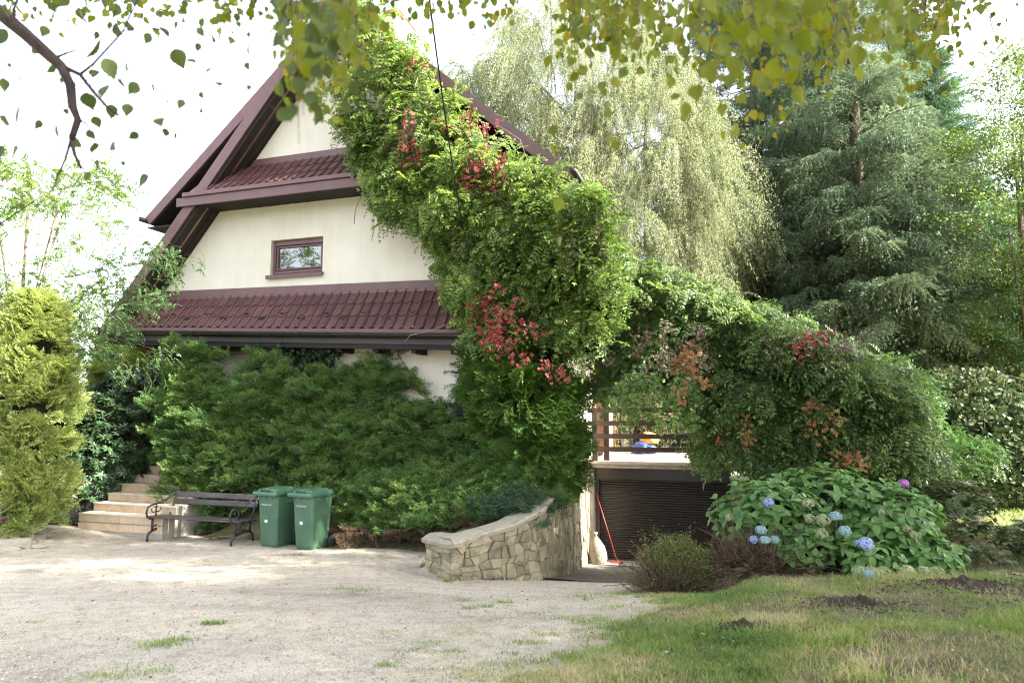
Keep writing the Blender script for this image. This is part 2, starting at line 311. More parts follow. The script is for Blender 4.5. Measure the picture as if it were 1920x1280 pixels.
def zdrive(X, Y): return ground(X, Y)+wob(X, Y, 1.6, .02, 8)+wob(X, Y, 9, .006, 9)+np.clip(drive_d(X, Y)*.12, -.12, .012)
grid_sheet('gravel_driveway', dx, dy, zdrive, M['gravel'], keep=lambda X, Y: (drive_d(X, Y) > -.35) & ~((X*EX.x+Y*EX.y > wall_a(X*EN.x+Y*EN.y)) & (X*EN.x+Y*EN.y > 11.6)))
def slab_grid(name, a0, a1, c0, c1, dz, material, n=14):
    mb = MB(); A = np.linspace(a0, a1, n); C = np.linspace(c0, c1, n); P = {}
    vs = []; fs = []
    for i, c in enumerate(C):
        for j, a in enumerate(A):
            al = max(a, wall_a(c)-.1) if a0 < -3 else a
            p = hw(al, c, 0); vs.append((p.x, p.y, gz((hw(-1.8, c, 0).x, hw(-1.8, c, 0).y))+dz))
    for i in range(n-1):
        for j in range(n-1): q = i*n+j; fs.append((q, q+1, q+n+1, q+n))
    o = mb.add(vs, fs).build(name, material, smooth=True); o['kind'] = 'structure'; return o
slab_grid('concrete_ramp', -3.5, .0, 11.2, 15.3, .02, M['ramp'])
slab_grid('garage_apron', -3.5, .0, 15.32, 17.0, .035, M['concrete'])
# ---------------------------------------------------------------- the house (local x = a along the facade, y = c depth)
H = empty('house', (0, 0, 0), 'cream gabled house with steep burgundy brown roofs, half hidden by climbing plants', 'house', rz=-YAW)
WC = 13.5
def rl(a): return 5.51+1.21*(a+13.6)          # wall edge under the steep left roof
MID = -8.45
def ra(z): return -13.6+(z-5.51)/1.21
def wallpoly(mb, pts, y0=WC, y1=WC+.3): mb.prism(pts, y0, y1)
wx0, wx1, wz0, wz1 = -10.44, -9.0, 5.73, 6.59
mr = lambda a: 2*MID-a
w = MB()
wallpoly(w, [(ra(5.2), 5.2), (wx0, 5.2), (wx0, 7.46), (ra(7.46), 7.46)])
wallpoly(w, [(wx0, 5.2), (wx1, 5.2), (wx1, wz0), (wx0, wz0)])
wallpoly(w, [(wx0, wz1), (wx1, wz1), (wx1, 7.46), (wx0, 7.46)])
wallpoly(w, [(wx1, 5.2), (mr(ra(5.2)), 5.2), (mr(ra(7.46)), 7.46), (wx1, 7.46)])
w.build('wall', M['plaster'], H)
w = MB(); wallpoly(w, [(ra(8.3), 8.3), (mr(ra(8.3)), 8.3), (MID, rl(MID))]); w.build('wall', M['plaster'], H)
w = MB(); wallpoly(w, [(-10.2, -1.1), (-3.4, -1.1), (-3.4, 4.6), (-10.2, 4.6)]); w.build('wall', M['plaster'], H)
w = MB(); w.box(-10.2, -9.9, WC+.3, 22, .6, 4.6); w.build('wall', M['plaster'], H)
# right flank of the house beside the deck
w = MB(); w.box(-3.7, -3.4, WC+.3, 17.2, 1.0, 5.2); w.build('wall', M['plaster'], H)
w = MB(); w.box(-3.7, -3.4, 18.6, 20.2, 1.3, 5.2); w.box(-3.7, -3.4, 21.4, 24, 1.3, 5.2); w.build('wall', M['plaster'], H)
for c0, c1 in ((17.2, 18.6), (20.2, 21.4)):
    d = MB(); d.box(-3.62, -3.34, c0, c0+.14, 1.42, 4.0); d.box(-3.62, -3.34, c1-.14, c1, 1.42, 4.0); d.box(-3.62, -3.34, c0, c1, 4.0, 4.2)
    do = d.build('terrace_door', M['wood_warm'], H, bevel=.01); g = MB(); g.box(-3.55, -3.5, c0+.14, c1-.14, 1.42, 4.0); g.build('pane', M['glass'], do)
    w = MB(); w.box(-3.7, -3.4, c0, c1, 4.2, 5.2); w.build('wall', M['plaster'], H)
# window
f = MB(); fy = WC+.09
f.box(wx0, wx0+.07, fy, fy+.09, wz0+.05, wz1); f.box(wx1-.07, wx1, fy, fy+.09, wz0+.05, wz1)
f.box(wx0+.07, wx1-.07, fy, fy+.09, wz1-.12, wz1); f.box(wx0+.07, wx1-.07, fy, fy+.09, wz0+.05, wz0+.12)
win = f.build('window', M['fascia'], H, bevel=.006)
f = MB(); a0, a1, b0, b1 = wx0+.085, wx1-.085, wz0+.14, wz1-.135
f.box(a0, a0+.045, fy+.02, fy+.1, b0, b1); f.box(a1-.045, a1, fy+.02, fy+.1, b0, b1); f.box(a0+.045, a1-.045, fy+.02, fy+.1, b1-.045, b1); f.box(a0+.045, a1-.045, fy+.02, fy+.1, b0, b0+.045)
f.build('sash', M['fascia'], win, bevel=.006)
f = MB(); f.box(a0+.04, a1-.04, fy+.06, fy+.075, b0+.04, b1-.04); f.build('pane', M['glass'], win)
f = MB(); f.box(wx0+.03, wx1-.03, fy+.11, fy+.15, wz0, wz1); f.build('blind_box', M['gutter'], win)
f = MB(); f.box(wx0-.07, wx1+.04, WC-.08, fy, wz0-.05, wz0+.0); f.box(wx0-.07, wx1+.04, WC-.085, WC-.07, wz0-.09, wz0+.0); f.build('sill', M['fascia'], win, bevel=.004)
# ---- steep slabs (50 degrees) and upper slabs (42 degrees)
def slab(pts_outer, th, y0, y1, matl, name, parent=H):   # pts_outer (a0,z0)->(a1,z1), thickness towards inside
    (a0, z0), (a1, z1) = pts_outer; d = Vector((a1-a0, z1-z0)).normalized(); n = Vector((d.y, -d.x))
    if a1 < a0: n = -n
    mb = MB(); q = [(a0, z0), (a0+n.x*th, z0+n.y*th), (a1+n.x*th, z1+n.y*th), (a1, z1)]
    if a1 < a0: q = q[::-1]
    mb.prism(q, y0, y1); return mb.build(name, matl, parent)
def zo(a): return 4.47+1.21*(a+14.87)         # outer line of steep roof
aL, apx = -14.93, MID
aL2 = MID-5.46
up = lambda a: 12.20-.885*abs(a-MID)
for s in (1, -1):
    m_ = (lambda a: a) if s == 1 else mr
    p0, p1 = (m_(aL), zo(aL)), (MID, zo(apx))
    r = slab((p0, p1), .10, 12.86, 24, M['tile'], 'steep_roof')
    slab(((m_(aL+.085), zo(aL)-.07+.0), (MID, zo(apx)-.172)), .20, 12.87, 24, M['lining'], 'roof_lining', r)
    # rake fascia board, two strips
    slab(((m_(aL-.03), zo(aL)), (MID, zo(apx)+.036)), .26, 12.80, 12.855, M['fascia'], 'rake_board', r)
    slab(((m_(aL+.33), zo(aL)-.01), (MID, zo(apx)-.412)), .05, 13.08, 13.14, M['batten'], 'batten', r)
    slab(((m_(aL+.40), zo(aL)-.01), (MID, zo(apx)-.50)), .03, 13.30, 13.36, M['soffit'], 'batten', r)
    # upper slab
    q0, q1 = (m_(aL2), up(aL2)), (MID, up(MID))
    r = slab((q0, q1), .08, 13.15, 24.3, M['tile'], 'upper_roof')
    slab(((m_(aL2+.04), up(aL2)-.055), (MID, up(MID)-.09)), .18, 13.17, 24.2, M['lining'], 'roof_lining', r)
    slab(((m_(aL2-.02), up(aL2)-.01), (MID, up(MID)+.008)), .24, 13.09, 13.145, M['fascia'], 'rake_board', r)
    g = MB(); x0 = m_(aL2-.02); g.tube([(x0-s*.06, 13.0, up(aL2)-.06), (x0-s*.06, 24.3, up(aL2)-.06)], .065, 10); g.build('gutter', M['gutter'], r, True)
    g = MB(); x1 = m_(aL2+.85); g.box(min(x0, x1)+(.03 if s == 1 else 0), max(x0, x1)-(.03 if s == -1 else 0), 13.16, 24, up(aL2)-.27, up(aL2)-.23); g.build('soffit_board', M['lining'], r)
# the narrow side wall that shows between the two left slabs
w = MB(); w.box(aL2+.75, aL2+.95, 13.6, 24, 6.6, up(aL2)-.1); w.build('wall', M['plaster'], H)
# ---- tiled skirt roofs
def tile_mesh(material):
    U = np.linspace(0, 1, 9); prof = .035*np.array([0, .12, .02, 0, 0, .08, .55, 1.0, .45])
    mb = MB(); vs = []
    for v, extra in ((-.03, -.6), (-.03, 0), (.15, 0), (1.0, -.18)):
        for i, u in enumerate(U):
            hem = -.07*math.sin(min(1, u/.75)*math.pi) if v < .1 else 0
            vs.append((u, v+hem, prof[i]+(.022 if v < .5 else .003)+(extra*.03 if v < 0 else 0)))
    n = 9; mb.add(vs, [(r_*n+i, r_*n+i+1, (r_+1)*n+i+1, (r_+1)*n+i) for r_ in range(3) for i in range(8)])
    return mb.mesh('tile', material, smooth=False)
TM = tile_mesh(M['tile'])
def skirt(name, a_from, a_to, pitch, rows, eave, flash, label=None):
    """eave(a), flash(a) -> (c,z). Each tile is a part."""
    n = int((a_to-a_from)/pitch)
    body = MB(); (c0, z0), (c1, z1) = eave(a_from), flash(a_from); (d0, w0), (d1, w1) = eave(a_to), flash(a_to)
    body.hexa([(a_from, c0+.03, z0-.09), (a_to, d0+.03, w0-.09), (a_to, d1+.1, w1-.12), (a_from, c1+.1, z1-.12),
               (a_from, c0+.03, z0-.012), (a_to, d0+.03, w0-.012), (a_to, d1+.1, w1-.01), (a_from, c1+.1, z1-.01)])
    ro = body.build(name, M['fascia'], H)
    for i in range(n):
        a = a_from+i*pitch
        (c0, z0), (c1, z1) = eave(a), flash(a); (d0, w0), _ = eave(a+pitch), 0
        for k in range(rows):
            t0, t1 = k/rows, (k+1)/rows
            base = Vector((a, c0+(c1-c0)*t0, z0+(z1-z0)*t0)); v = Vector((0, (c1-c0)/rows, (z1-z0)/rows)); u = Vector((pitch, 0, w0-z0))
            if name == 'upper_skirt_roof' and a < ra(base.z+v.z*.5)-.32: continue
            if name == 'lower_skirt_roof' and a < ra(base.z+v.z*.5)-.55: continue
            nn = u.cross(v).normalized()
            m_ = Matrix((u, v, nn)).transposed().to_4x4(); m_.translation = base
            o = new_obj('tile', TM, ro); o.matrix_local = m_
    return ro
e_lo = lambda a: (12.80, 4.60-.045*(a+14.8)); f_lo = lambda a: (13.44, 5.33-.022*(a+13.6))
e_up = lambda a: (12.76, 7.74); f_up = lambda a: (13.44, 8.48)
lo = skirt('lower_skirt_roof', -14.75, -2.6, .235, 3, e_lo, f_lo)
upk = skirt('upper_skirt_roof', -12.35, -4.6, .235, 3, e_up, f_up)
def bar(name, pts, y0, y1, h, matl, parent, bevel=.006):     # board following (a,z) line, bottom at z
    (a0, z0), (a1, z1) = pts; mb = MB()
    mb.hexa([(a0, y0, z0), (a1, y0, z1), (a1, y1, z1), (a0, y1, z0), (a0, y0, z0+h), (a1, y0, z1+h), (a1, y1, z1+h), (a0, y1, z0+h)])
    return mb.build(name, matl, parent, bevel=bevel)
# flashings: three lapped pieces each
for k, (a0, a1) in enumerate([(-13.75, -10.9), (-10.93, -8.6), (-8.63, -3.2)]):
    bar('flashing', ((a0, f_lo(a0)[1]-.05), (a1, f_lo(a1)[1]-.05)), WC-.035-.004*k, WC-.003, .25, M['fascia'], lo)
    bar('flashing', ((a0, f_lo(a0)[1]-.055), (a1, f_lo(a1)[1]-.055)), WC-.10-.004*k, WC-.04-.004*k, .05, M['fascia'], lo)
for k, (a0, a1) in enumerate([(-11.25, -8.9), (-8.93, -5.2)]):
    bar('flashing', ((a0, 8.46), (a1, 8.46)), WC-.035-.004*k, WC-.003, .2, M['fascia'], upk)
# lower eave: lip, fascia, gutter, soffit
def zl(a): return e_lo(a)[1]
bar('eave_lip', ((-14.95, zl(-14.95)-.12), (-2.5, zl(-2.5)-.12)), 12.74, 12.80, .10, M['fascia'], lo)
bar('fascia_board', ((-14.6, zl(-14.6)-.34), (-2.5, zl(-2.5)-.34)), 12.805, 12.84, .26, M['gutter'], lo)
g = MB(); n = 9
for t in range(2):
    pass
path = [(-13.6, 12.70, zl(-13.6)-.125), (-2.5, 12.70, zl(-2.5)-.125)]
half = [(math.pi+math.pi*k/8) for k in range(9)]
vs = []
for (a, c, z) in path:
    for rr in (.085, .078):
        vs += [(a, c+rr*math.cos(t)*.9, z+rr*math.sin(t)) for t in half]
fs = [(k, k+1, 18+k+1, 18+k) for k in range(8)]+[(9+k+1, 9+k, 27+k, 27+k+1) for k in range(8)]+[(0, 9, 8+0, 17)][:0]+[(9, 0, 18, 27), (8, 17, 35, 26)]+[(k+1, k, 9+k, 9+k+1) for k in range(8)]
g.add(vs, fs); g.tube([(-13.6, 12.62, zl(-13.6)-.12), (-2.5, 12.62, zl(-2.5)-.12)], .012, 6)
gut = g.build('gutter', M['gutter'], lo, True)
hm = MB(); pts = [(0, .09*math.cos(t)*.9, .09*math.sin(t)) for t in half]; hm.tube(pts, .009, 5); hm = hm.mesh('gutter_bracket', M['gutter'])
a = -13.3
while a < -3.2:
    o = new_obj('gutter_bracket', hm, gut); o.location = (a, 12.70, zl(a)-.125); a += .72
bar('gutter_board', ((-14.2, zl(-14.2)-.44), (-2.5, zl(-2.5)-.44)), 12.83, 12.87, .1, M['lining'], lo)
n = 0; a = -14.1                           # soffit boards under the lower eave
sm = MB(); sm.box(0, .19, 0, .62, 0, .02); sm = sm.mesh('soffit_board', M['soffit'])
while a < -3.0:
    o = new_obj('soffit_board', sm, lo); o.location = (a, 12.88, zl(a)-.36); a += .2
rm = MB(); rm.box(0, .11, 0, .56, 0, .14); rm = rm.mesh('rafter_end', M['soffit']); a = -10.0
while a < -3.3:
    o = new_obj('rafter_end', rm, lo); o.location = (a, 12.93, zl(a)-.51); a += .9
# snow guards
sg = MB(); sg.hexa([(-.14, 0, .03), (.14, 0, .03), (.14, .02, .03), (-.14, .02, .03), (-.17, 0, .12), (.17, 0, .12), (.17, .02, .12), (-.17, .02, .12)]); sg.box(-.05, .05, .02, .14, .03, .045)
sg = sg.mesh('snow_guard', M['gutter']); a = -13.9; k = 0
while a < -3.6:
    t = .34 if k % 2 == 0 else .20
    (c0, z0), (c1, z1) = e_lo(a), f_lo(a); o = new_obj('snow_guard', sg, lo); o.location = (a, c0+(c1-c0)*t, z0+(z1-z0)*t); o.scale = (.62, .8, .6); o.rotation_euler = (R(14), 0, R(-4)); a += .53; k += 1
# upper eave: lip, fascia, soffit
bar('eave_lip', ((-12.42, 7.62), (-4.6, 7.62)), 12.69, 12.76, .10, M['fascia'], upk)
bar('fascia_board', ((-12.62, 7.40), (-4.6, 7.40)), 12.735, 12.775, .215, M['fascia'], upk)
sm2 = MB(); sm2.box(0, .143, 0, .72, 0, .02); sm2 = sm2.mesh('soffit_board', M['soffit']); a = -12.4
while a < -4.7:
    o = new_obj('soffit_board', sm2, upk); o.location = (a, 12.778, 7.445+.003*(int(a*7) % 2)); a += .152
# ridge cap and chimney with bracket
w = MB(); w.tube([(MID, 13.1, up(MID)+.02), (MID, 24.3, up(MID)+.02)], .11, 10); w.build('ridge_cap', M['tile'], H, True)
# porch on the left
pm = MB(); pm.box(-13.05, -12.8, 13.35, 13.6, .6, 4.35); pm.build('porch_post', M['wood_dark'], H, bevel=.01)
pm = MB(); pm.box(-13.1, -10.2, 13.3, 20, .2, 1.2); pm.build('porch_floor', M['concrete'], H)
pm = MB(); pm.box(-12.7, -10.2, 13.9, 14.1, .6, 4.6); pm.box(-13.9, -10.2, 13.6, 22, 4.62, 4.7); pm.build('wall', M['plaster'], H)
pm = MB(); pm.box(-14.0, -3.4, 13.38, 13.5-.003, 3.95, 4.17); pm.build('eave_beam', M['wood_dark'], H)
pm = MB(); pm.box(-13.05, -12.85, 13.6, 22, 3.9, 4.15); pm.build('porch_beam', M['wood_dark'], H)
# ---- garage and deck
w = MB(); w.box(-3.4, -3.16, 15.95, 16.5, -1.3, 1.2); w.build('garage_jamb', M['concrete'], H, bevel=.01)
w = MB(); w.box(-.1, .3, 13.9, 16.5, -1.4, 1.2); w.build('garage_side_wall', M['concrete'], H)
gd = MB(); gd.box(-3.16, -.1, 16.32, 16.4, -1.0, 1.0); gd = gd.build('garage_door', M['shutter'], H)
s_ = MB(); hgt = .058
pr = [(0, 0), (-.016, .004), (-.024, .02), (-.024, .038), (-.016, .052), (0, .056)]
vs = [(x, y, z) for x in (-3.12, -.14) for y, z in pr]; k = len(pr)
s_.add(vs, [(i, i+1, k+i+1, k+i) for i in range(k-1)]); sm3 = s_.mesh('slat', M['shutter'], False)
for i in range(32):
    o = new_obj('slat', sm3, gd); o.location = (0, 16.315, -.93+i*hgt)
w = MB(); w.box(-3.1, -3.16, 16.24, 16.318, -1, .95); w.box(-3.157, -3.08, 16.22, 16.31, -.95, .93); w.build('guide_rail', M['fascia'], gd)
w = MB(); w.box(-3.155, -.105, 16.12, 16.30, .93, 1.2); w.build('shutter_box', M['shutter'], gd, bevel=.01)
w = MB(); w.box(-3.155, -.105, 16.25, 16.32, -.995, -.93); w.build('bottom_bar', M['gutter'], gd)
w = MB(); w.box(-3.39, 2.4, 16.03, 24.5, 1.205, 1.33); dk = w.build('deck', M['concrete'], H)
for i in range(17):
    b_ = MB(); c0 = 16.0+.5*i; b_.box(-3.39, 2.4, c0+.004, c0+.494, 1.332, 1.36); b_.build('deck_board', M['deck'], dk)
w = MB(); w.box(-3.3, 2.4, 15.95, 15.998, 1.30, 1.365); w.build('deck_edge', M['concrete'], dk)
# railing: posts and rails
RL = empty('deck_railing', hw(-3.2, 16.1, 1.36), 'dark brown timber railing with four rails along the deck above the garage', 'railing', rz=-YAW)
pb = MB(); pb.box(-.06, .06, -.06, .06, 0, 1.2); pb = pb.mesh('post', M['wood_dark'])
for a in (0.06, 2.3, 4.5): o = new_obj('post', pb, RL); o.location = (a, 0, 0)
for z in (.22, .52, .82, 1.12):
    b_ = MB(); b_.box(-.1, 5.5, -.095, -.062, z, z+.115); b_.build('rail', M['wood_dark'], RL, bevel=.006)
RL2 = empty('deck_railing', hw(-3.2, 24.2, 1.36), 'far railing across the back of the deck, seen between the near rails', 'railing', rz=-YAW)
for a in (0.06, 2.3, 4.5): o = new_obj('post', pb, RL2); o.location = (a, 0, 0)
for z in (.22, .52, .82, 1.12):
    b_ = MB(); b_.box(-.1, 5.5, -.095, -.062, z, z+.115); b_.build('rail', M['wood_dark'], RL2, bevel=.006)
PG = empty('vine_pergola', hw(0, 16.3, 1.36), 'dark timber pergola frame over the deck, buried in climbing leaves', 'pergola', rz=-YAW)
for a, c in ((-2.9, 0), (0.2, 0), (2.0, 0), (-2.9, 5), (2.0, 5)):
    b_ = MB(); b_.box(a-.06, a+.06, c-.06, c+.06, 0, 2.2 if a < 1 else 1.2); b_.build('post', M['wood_dark'], PG)
for c in (0, 2.5, 5):
    b_ = MB(); b_.hexa([(-3, c-.05, 2.3), (2.2, c-.05, 1.3), (2.2, c+.05, 1.3), (-3, c+.05, 2.3), (-3, c-.05, 2.45), (2.2, c-.05, 1.45), (2.2, c+.05, 1.45), (-3, c+.05, 2.45)]); b_.build('beam', M['wood_dark'], PG)
# chimney bracket
CH = empty('chimney', on_c(733, 60, 17.5), 'pale chimney top rising behind the climber at the roof ridge', 'chimney', rz=-YAW)
b_ = MB(); b_.box(-.16, .16, 0, .4, -1.6, .60); b_.build('stack', M['plaster'], CH)
b_ = MB(); b_.box(-.22, .22, -.05, .45, .603, .70); b_.build('cap', M['rust'], CH, bevel=.01)
BR = empty('roof_strut', on_c(748, 18, 17.0), 'thin orange rusty diagonal strut beside the chimney top', 'strut', rz=-YAW)
b_ = MB(); b_.tube([(0, 0, 0), (.52, .1, -.72)], .03, 6); b_.build('bar', M['rust'], BR)
# cable
p0, p1 = at(797, -60, 7.0), hw(-4.95, 12.72, 5.35)
pts = [p0.lerp(p1, t/14)+Vector((0, 0, -.35*math.sin(math.pi*t/14))) for t in range(15)]
tag(MB().tube(pts, .011, 6).build('power_cable', M['cable'], smooth=True), 'thin black overhead cable running down to the corner of the house', 'cable')
# ---------------------------------------------------------------- stone retaining wall
RW = empty('stone_wall', (0, 0, 0), 'curved rubble stone retaining wall with slab cap beside the garage ramp', 'stone wall', rz=-YAW)
wp = [Vector(p) for p in [(-4.70, 10.35), (-4.62, 9.98), (-4.05, 9.61), (-3.79, 10.15), (-3.43, 10.61), (-3.12, 11.11), (-3.0, 12.1), (-3.1, 13.5), (-3.2, 14.9), (-3.3, 15.94)]]
tops = [.46, .45, .46, .53, .62, .78, 1.12, 1.3, 1.3, 1.3]
def resample(pts, tp, step):
    P = []; T = []
    # corner kept sharp: smooth only after point 2
    cum = [0]
    for i in range(1, len(pts)): cum.append(cum[-1]+(pts[i]-pts[i-1]).length)
    n = int(cum[-1]/step); s = np.linspace(0, cum[-1], n+1)
    return [Vector((np.interp(x, cum, [p.x for p in pts]), np.interp(x, cum, [p.y for p in pts]))) for x in s], list(np.interp(s, cum, tp)), s
cur, top, sl_ = resample(wp, tops, .0425)
def wpos(s, t, out=0.0):
    i = min(max(int(s/(sl_[1])), 0), len(cur)-2); fr = s/sl_[1]-i; p = cur[i].lerp(cur[i+1], fr); d = (cur[min(i+3, len(cur)-1)]-cur[max(i-2, 0)]).normalized(); nrm = Vector((d.y, -d.x))
    zt = top[i]+(top[i+1]-top[i])*fr; wpt = hw(p.x, p.y, 0); zb = gz((wpt.x+.0, wpt.y))-.08
    zb = min(zb, float(ground(*(hw(p.x+nrm.x*.3, p.y+nrm.y*.3, 0).xy)))-.1)
    q = p+nrm*out; return (q.x, q.y, zb+(zt-zb)*t)
back = MB(); vs = []; n = len(cur)
for i in range(n):
    s = sl_[i]; vs += [wpos(s, 0, -.012), wpos(s, 1, -.012), wpos(s, 1, -.34), wpos(s, 0, -.34)]
fs = [(4*i+k, 4*i+(k+1) % 4, 4*i+4+(k+1) % 4, 4*i+4+k) for i in range(n-1) for k in range(4)]+[(0, 1, 2, 3), (4*n-1, 4*n-2, 4*n-3, 4*n-4)]
back.add(vs, fs).build('mortar', M['mortar'], RW)
LEN = sl_[-1]; sr = random.Random(5); rows = 6; ncol = 27
gx = {}; NS = 0
sbreaks = [.0]; 
while sbreaks[-1] < LEN-.15: sbreaks.append(sbreaks[-1]+sr.uniform(.10, .22))
sbreaks[-1] = LEN
for k_ in (2,):                             # a stone edge at the sharp corner
    cs = (wp[1]-wp[0]).length+(wp[2]-wp[1]).length; j = min(range(len(sbreaks)), key=lambda q: abs(sbreaks[q]-cs)); sbreaks[j] = cs; cj = j
def node(i, j):
    if (i, j) not in gx:
        s = sbreaks[i]+(0 if i in (0, len(sbreaks)-1, cj) else sr.uniform(-.07, .07)); t = j/rows+(0 if j in (0, rows) else sr.uniform(-.07, .07)); gx[(i, j)] = (s, t)
    return gx[(i, j)]
for i in range(len(sbreaks)-1):
    for j in range(rows):
        q = [node(i, j), node(i+1, j), node(i+1, j+1), node(i, j+1)]
        cxs = sum(p[0] for p in q)/4; cts = sum(p[1] for p in q)/4
        ring = []
        for k in range(4):                  # quads softened to irregular octagons
            a_, b2 = q[k], q[(k+1) % 4]
            for t in (sr.uniform(.03, .12), sr.uniform(.85, .96)): ring.append((a_[0]+(b2[0]-a_[0])*t, a_[1]+(b2[1]-a_[1])*t))
        m0 = MB(); dep = sr.uniform(.004, .055); tilt = sr.uniform(-.03, .03); tl2 = sr.uniform(-.03, .03)
        def pt(p, sh, out): 
            s = cxs+(p[0]-cxs)*sh; t = cts+(p[1]-cts)*sh
            return wpos(s, min(max(t, 0), .995), out+tilt*(p[0]-cxs)/.1*.4+tl2*(p[1]-cts)/.1*.3)
        vs = [wpos(cxs+(p[0]-cxs)*.97, cts+(p[1]-cts)*.97, -.02) for p in ring]+[pt(p, .975, dep*.75) for p in ring]+[pt(p, sr.uniform(.84, .93), dep+sr.uniform(-.006, .006)) for p in ring]+[pt((cxs, cts), 1, dep+sr.uniform(0, .014))]
        fs = [(k, (k+1) % 8, 8+(k+1) % 8, 8+k) for k in range(8)]+[(8+k, 8+(k+1) % 8, 16+(k+1) % 8, 16+k) for k in range(8)]+[(16+k, 16+(k+1) % 8, 24) for k in range(8)]
        m0.add(vs, fs).build('stone', M['stone'], RW); NS += 1
s = 0; k = 0                                # cap slabs
while s < 3.1:
    L_ = sr.uniform(.5, .8); e = min(s+L_, LEN); m0 = MB(); nn = 7; vs = []
    if s < .35: e = cs+.02
    for i in range(nn):
        x = s+.006+(e-s-.012)*i/(nn-1); o0 = .06+sr.uniform(-.02, .03)
        for out, dz in ((o0, .0), (o0+.01, .055), (o0-.02, .075), (-.15, .085+sr.uniform(-.01, .01)), (-.40, .07), (-.40, .0)):
            p = wpos(x, 1, out); vs.append((p[0], p[1], p[2]+dz))
    fs = [(6*i+q, 6*i+(q+1) % 6, 6*i+6+(q+1) % 6, 6*i+6+q) for i in range(nn-1) for q in range(6)]+[tuple(range(5, -1, -1)), tuple(range(6*nn-6, 6*nn))]
    m0.add(vs, fs).build('cap_stone', M['capstone'], RW); s = e; k += 1
# ---------------------------------------------------------------- tiled stairs on the left
ST = empty('tiled_stairs', hw(-12.86, 10.9, .24), 'beige tiled garden stairs of seven steps between juniper and rhododendron', 'stairs', rz=-YAW)
rs, tr, tw = .165, .335, .36
rt = MB(); rt.box(.003, tw-.003, -.012, .004, .004, rs-.022); rt = rt.mesh('riser_tile', M['step_tile'])
tt = MB(); tt.box(.003, tw-.003, -.03, tr-.004, -.02, 0.0); tt = tt.mesh('tread_tile', M['step_tread'])
co = MB(); z0 = .1
for k in range(7):
    zt = (k+1)*rs+.03
    co.box(.01+k*.0, 2.15, .005+k*tr, .005+(k+1)*tr, -.6, zt-.021)
    for i in range(6):
        o = new_obj('riser_tile', rt, ST); o.location = (i*tw, k*tr, zt-rs)
        o = new_obj('tread_tile', tt, ST); o.location = (i*tw, k*tr, zt)
for i in range(6): o = new_obj('riser_tile', rt, ST); o.location = (i*tw, 0, .03-rs)
co.build('core', M['concrete'], ST)
# ---------------------------------------------------------------- bench
BN = empty('garden_bench', (0, 0, 0), 'weathered dark wooden park bench with scrolled iron arms on the gravel', 'bench')
fl, fr_ = Vector((-7.02, 13.60, 0)), Vector((-5.12, 12.98, 0)); dirx = (fr_-fl).normalized()
BN.location = fl; BN.location.z = gz(fl)-.005; BN.rotation_euler = (0, 0, math.atan2(dirx.y, dirx.x))
BL = (fr_-fl).length
def slat(z, y, h, d, tilt, ext=.1, nm='seat_slat'):
    mb = MB(); mb.box(-ext, BL+ext, -d/2, d/2, -h/2, h/2); o = mb.build(nm, M['bench'], BN, bevel=.012); o.location = (0, y, z); o.rotation_euler = (tilt, 0, 0); return o
slat(.455, .02, .032, .15, 0); slat(.45, .19, .032, .15, R(-4)); slat(.437, .36, .032, .15, R(-5))
slat(.70, .545, .11, .032, R(-14), .02, 'back_slat'); slat(.835, .585, .11, .032, R(-14), .02, 'back_slat')
def arc(cx, cz, r, a0, a1, n=12, y=0): return [(0, cx+r*math.cos(R(a0+(a1-a0)*i/n)), cz+r*math.sin(R(a0+(a1-a0)*i/n))) for i in range(n+1)]
def iron_end():
    m0 = MB()
    m0.tube([(0, .0, .44), (0, .0, .30), (0, -.0, .20)], .022, 8)                        # front leg upper
    m0.tube([(0, -.10, 0), (0, -.105, .10), (0, -.07, .16), (0, 0, .195), (0, .10, .22), (0, .28, .24), (0, .42, .22), (0, .48, .16), (0, .50, .08), (0, .50, 0)], .024, 8)   # arched foot
    m0.tube([(0, .40, .235), (0, .40, .43)], .02, 8)
    m0.tube([(0, -.08, .43), (0, .2, .425), (0, .42, .40)], .02, 8)
    m0.tube([(0, .42, .40), (0, .50, .60), (0, .57, .78), (0, .61, .90)], .022, 8)          # back upright
    m0.tube([(0, -.04, .43), (0, -.13, .47), (0, -.16, .56), (0, -.13, .65), (0, -.05, .69), (0, .08, .70), (0, .22, .71), (0, .36, .78), (0, .50, .86), (0, .60, .885)], .018, 8)   # arm
    m0.tube(arc(.02, .60, .055, 90, -200), .010, 6); m0.tube(arc(.13, .60, .055, 90, 380), .010, 6)
    m0.tube([(0, .075, .70), (0, .075, .44)], .013, 6)
    m0.tube(arc(.20, .33, .06, 200, 500), .010, 6)
    m0.tube([(0, .0, .25), (0, .12, .31), (0, .2, .40)], .012, 6)
    return m0
im = iron_end().mesh('iron_end', M['iron'], True)
for x in (.02, BL-.02): o = new_obj('iron_end', im, BN); o.location = (x, 0, 0)
bm_ = MB(); bm_.lathe([(.012, 0), (.012, .006), (.006, .01)], 8); bm_ = bm_.mesh('bolt', M['iron'])
for x in (.03, BL/2, BL-.03):
    for z, y in ((.835, .567), (.70, .528)): o = new_obj('bolt', bm_, BN); o.location = (x, y, z); o.rotation_euler = (R(80), 0, 0)
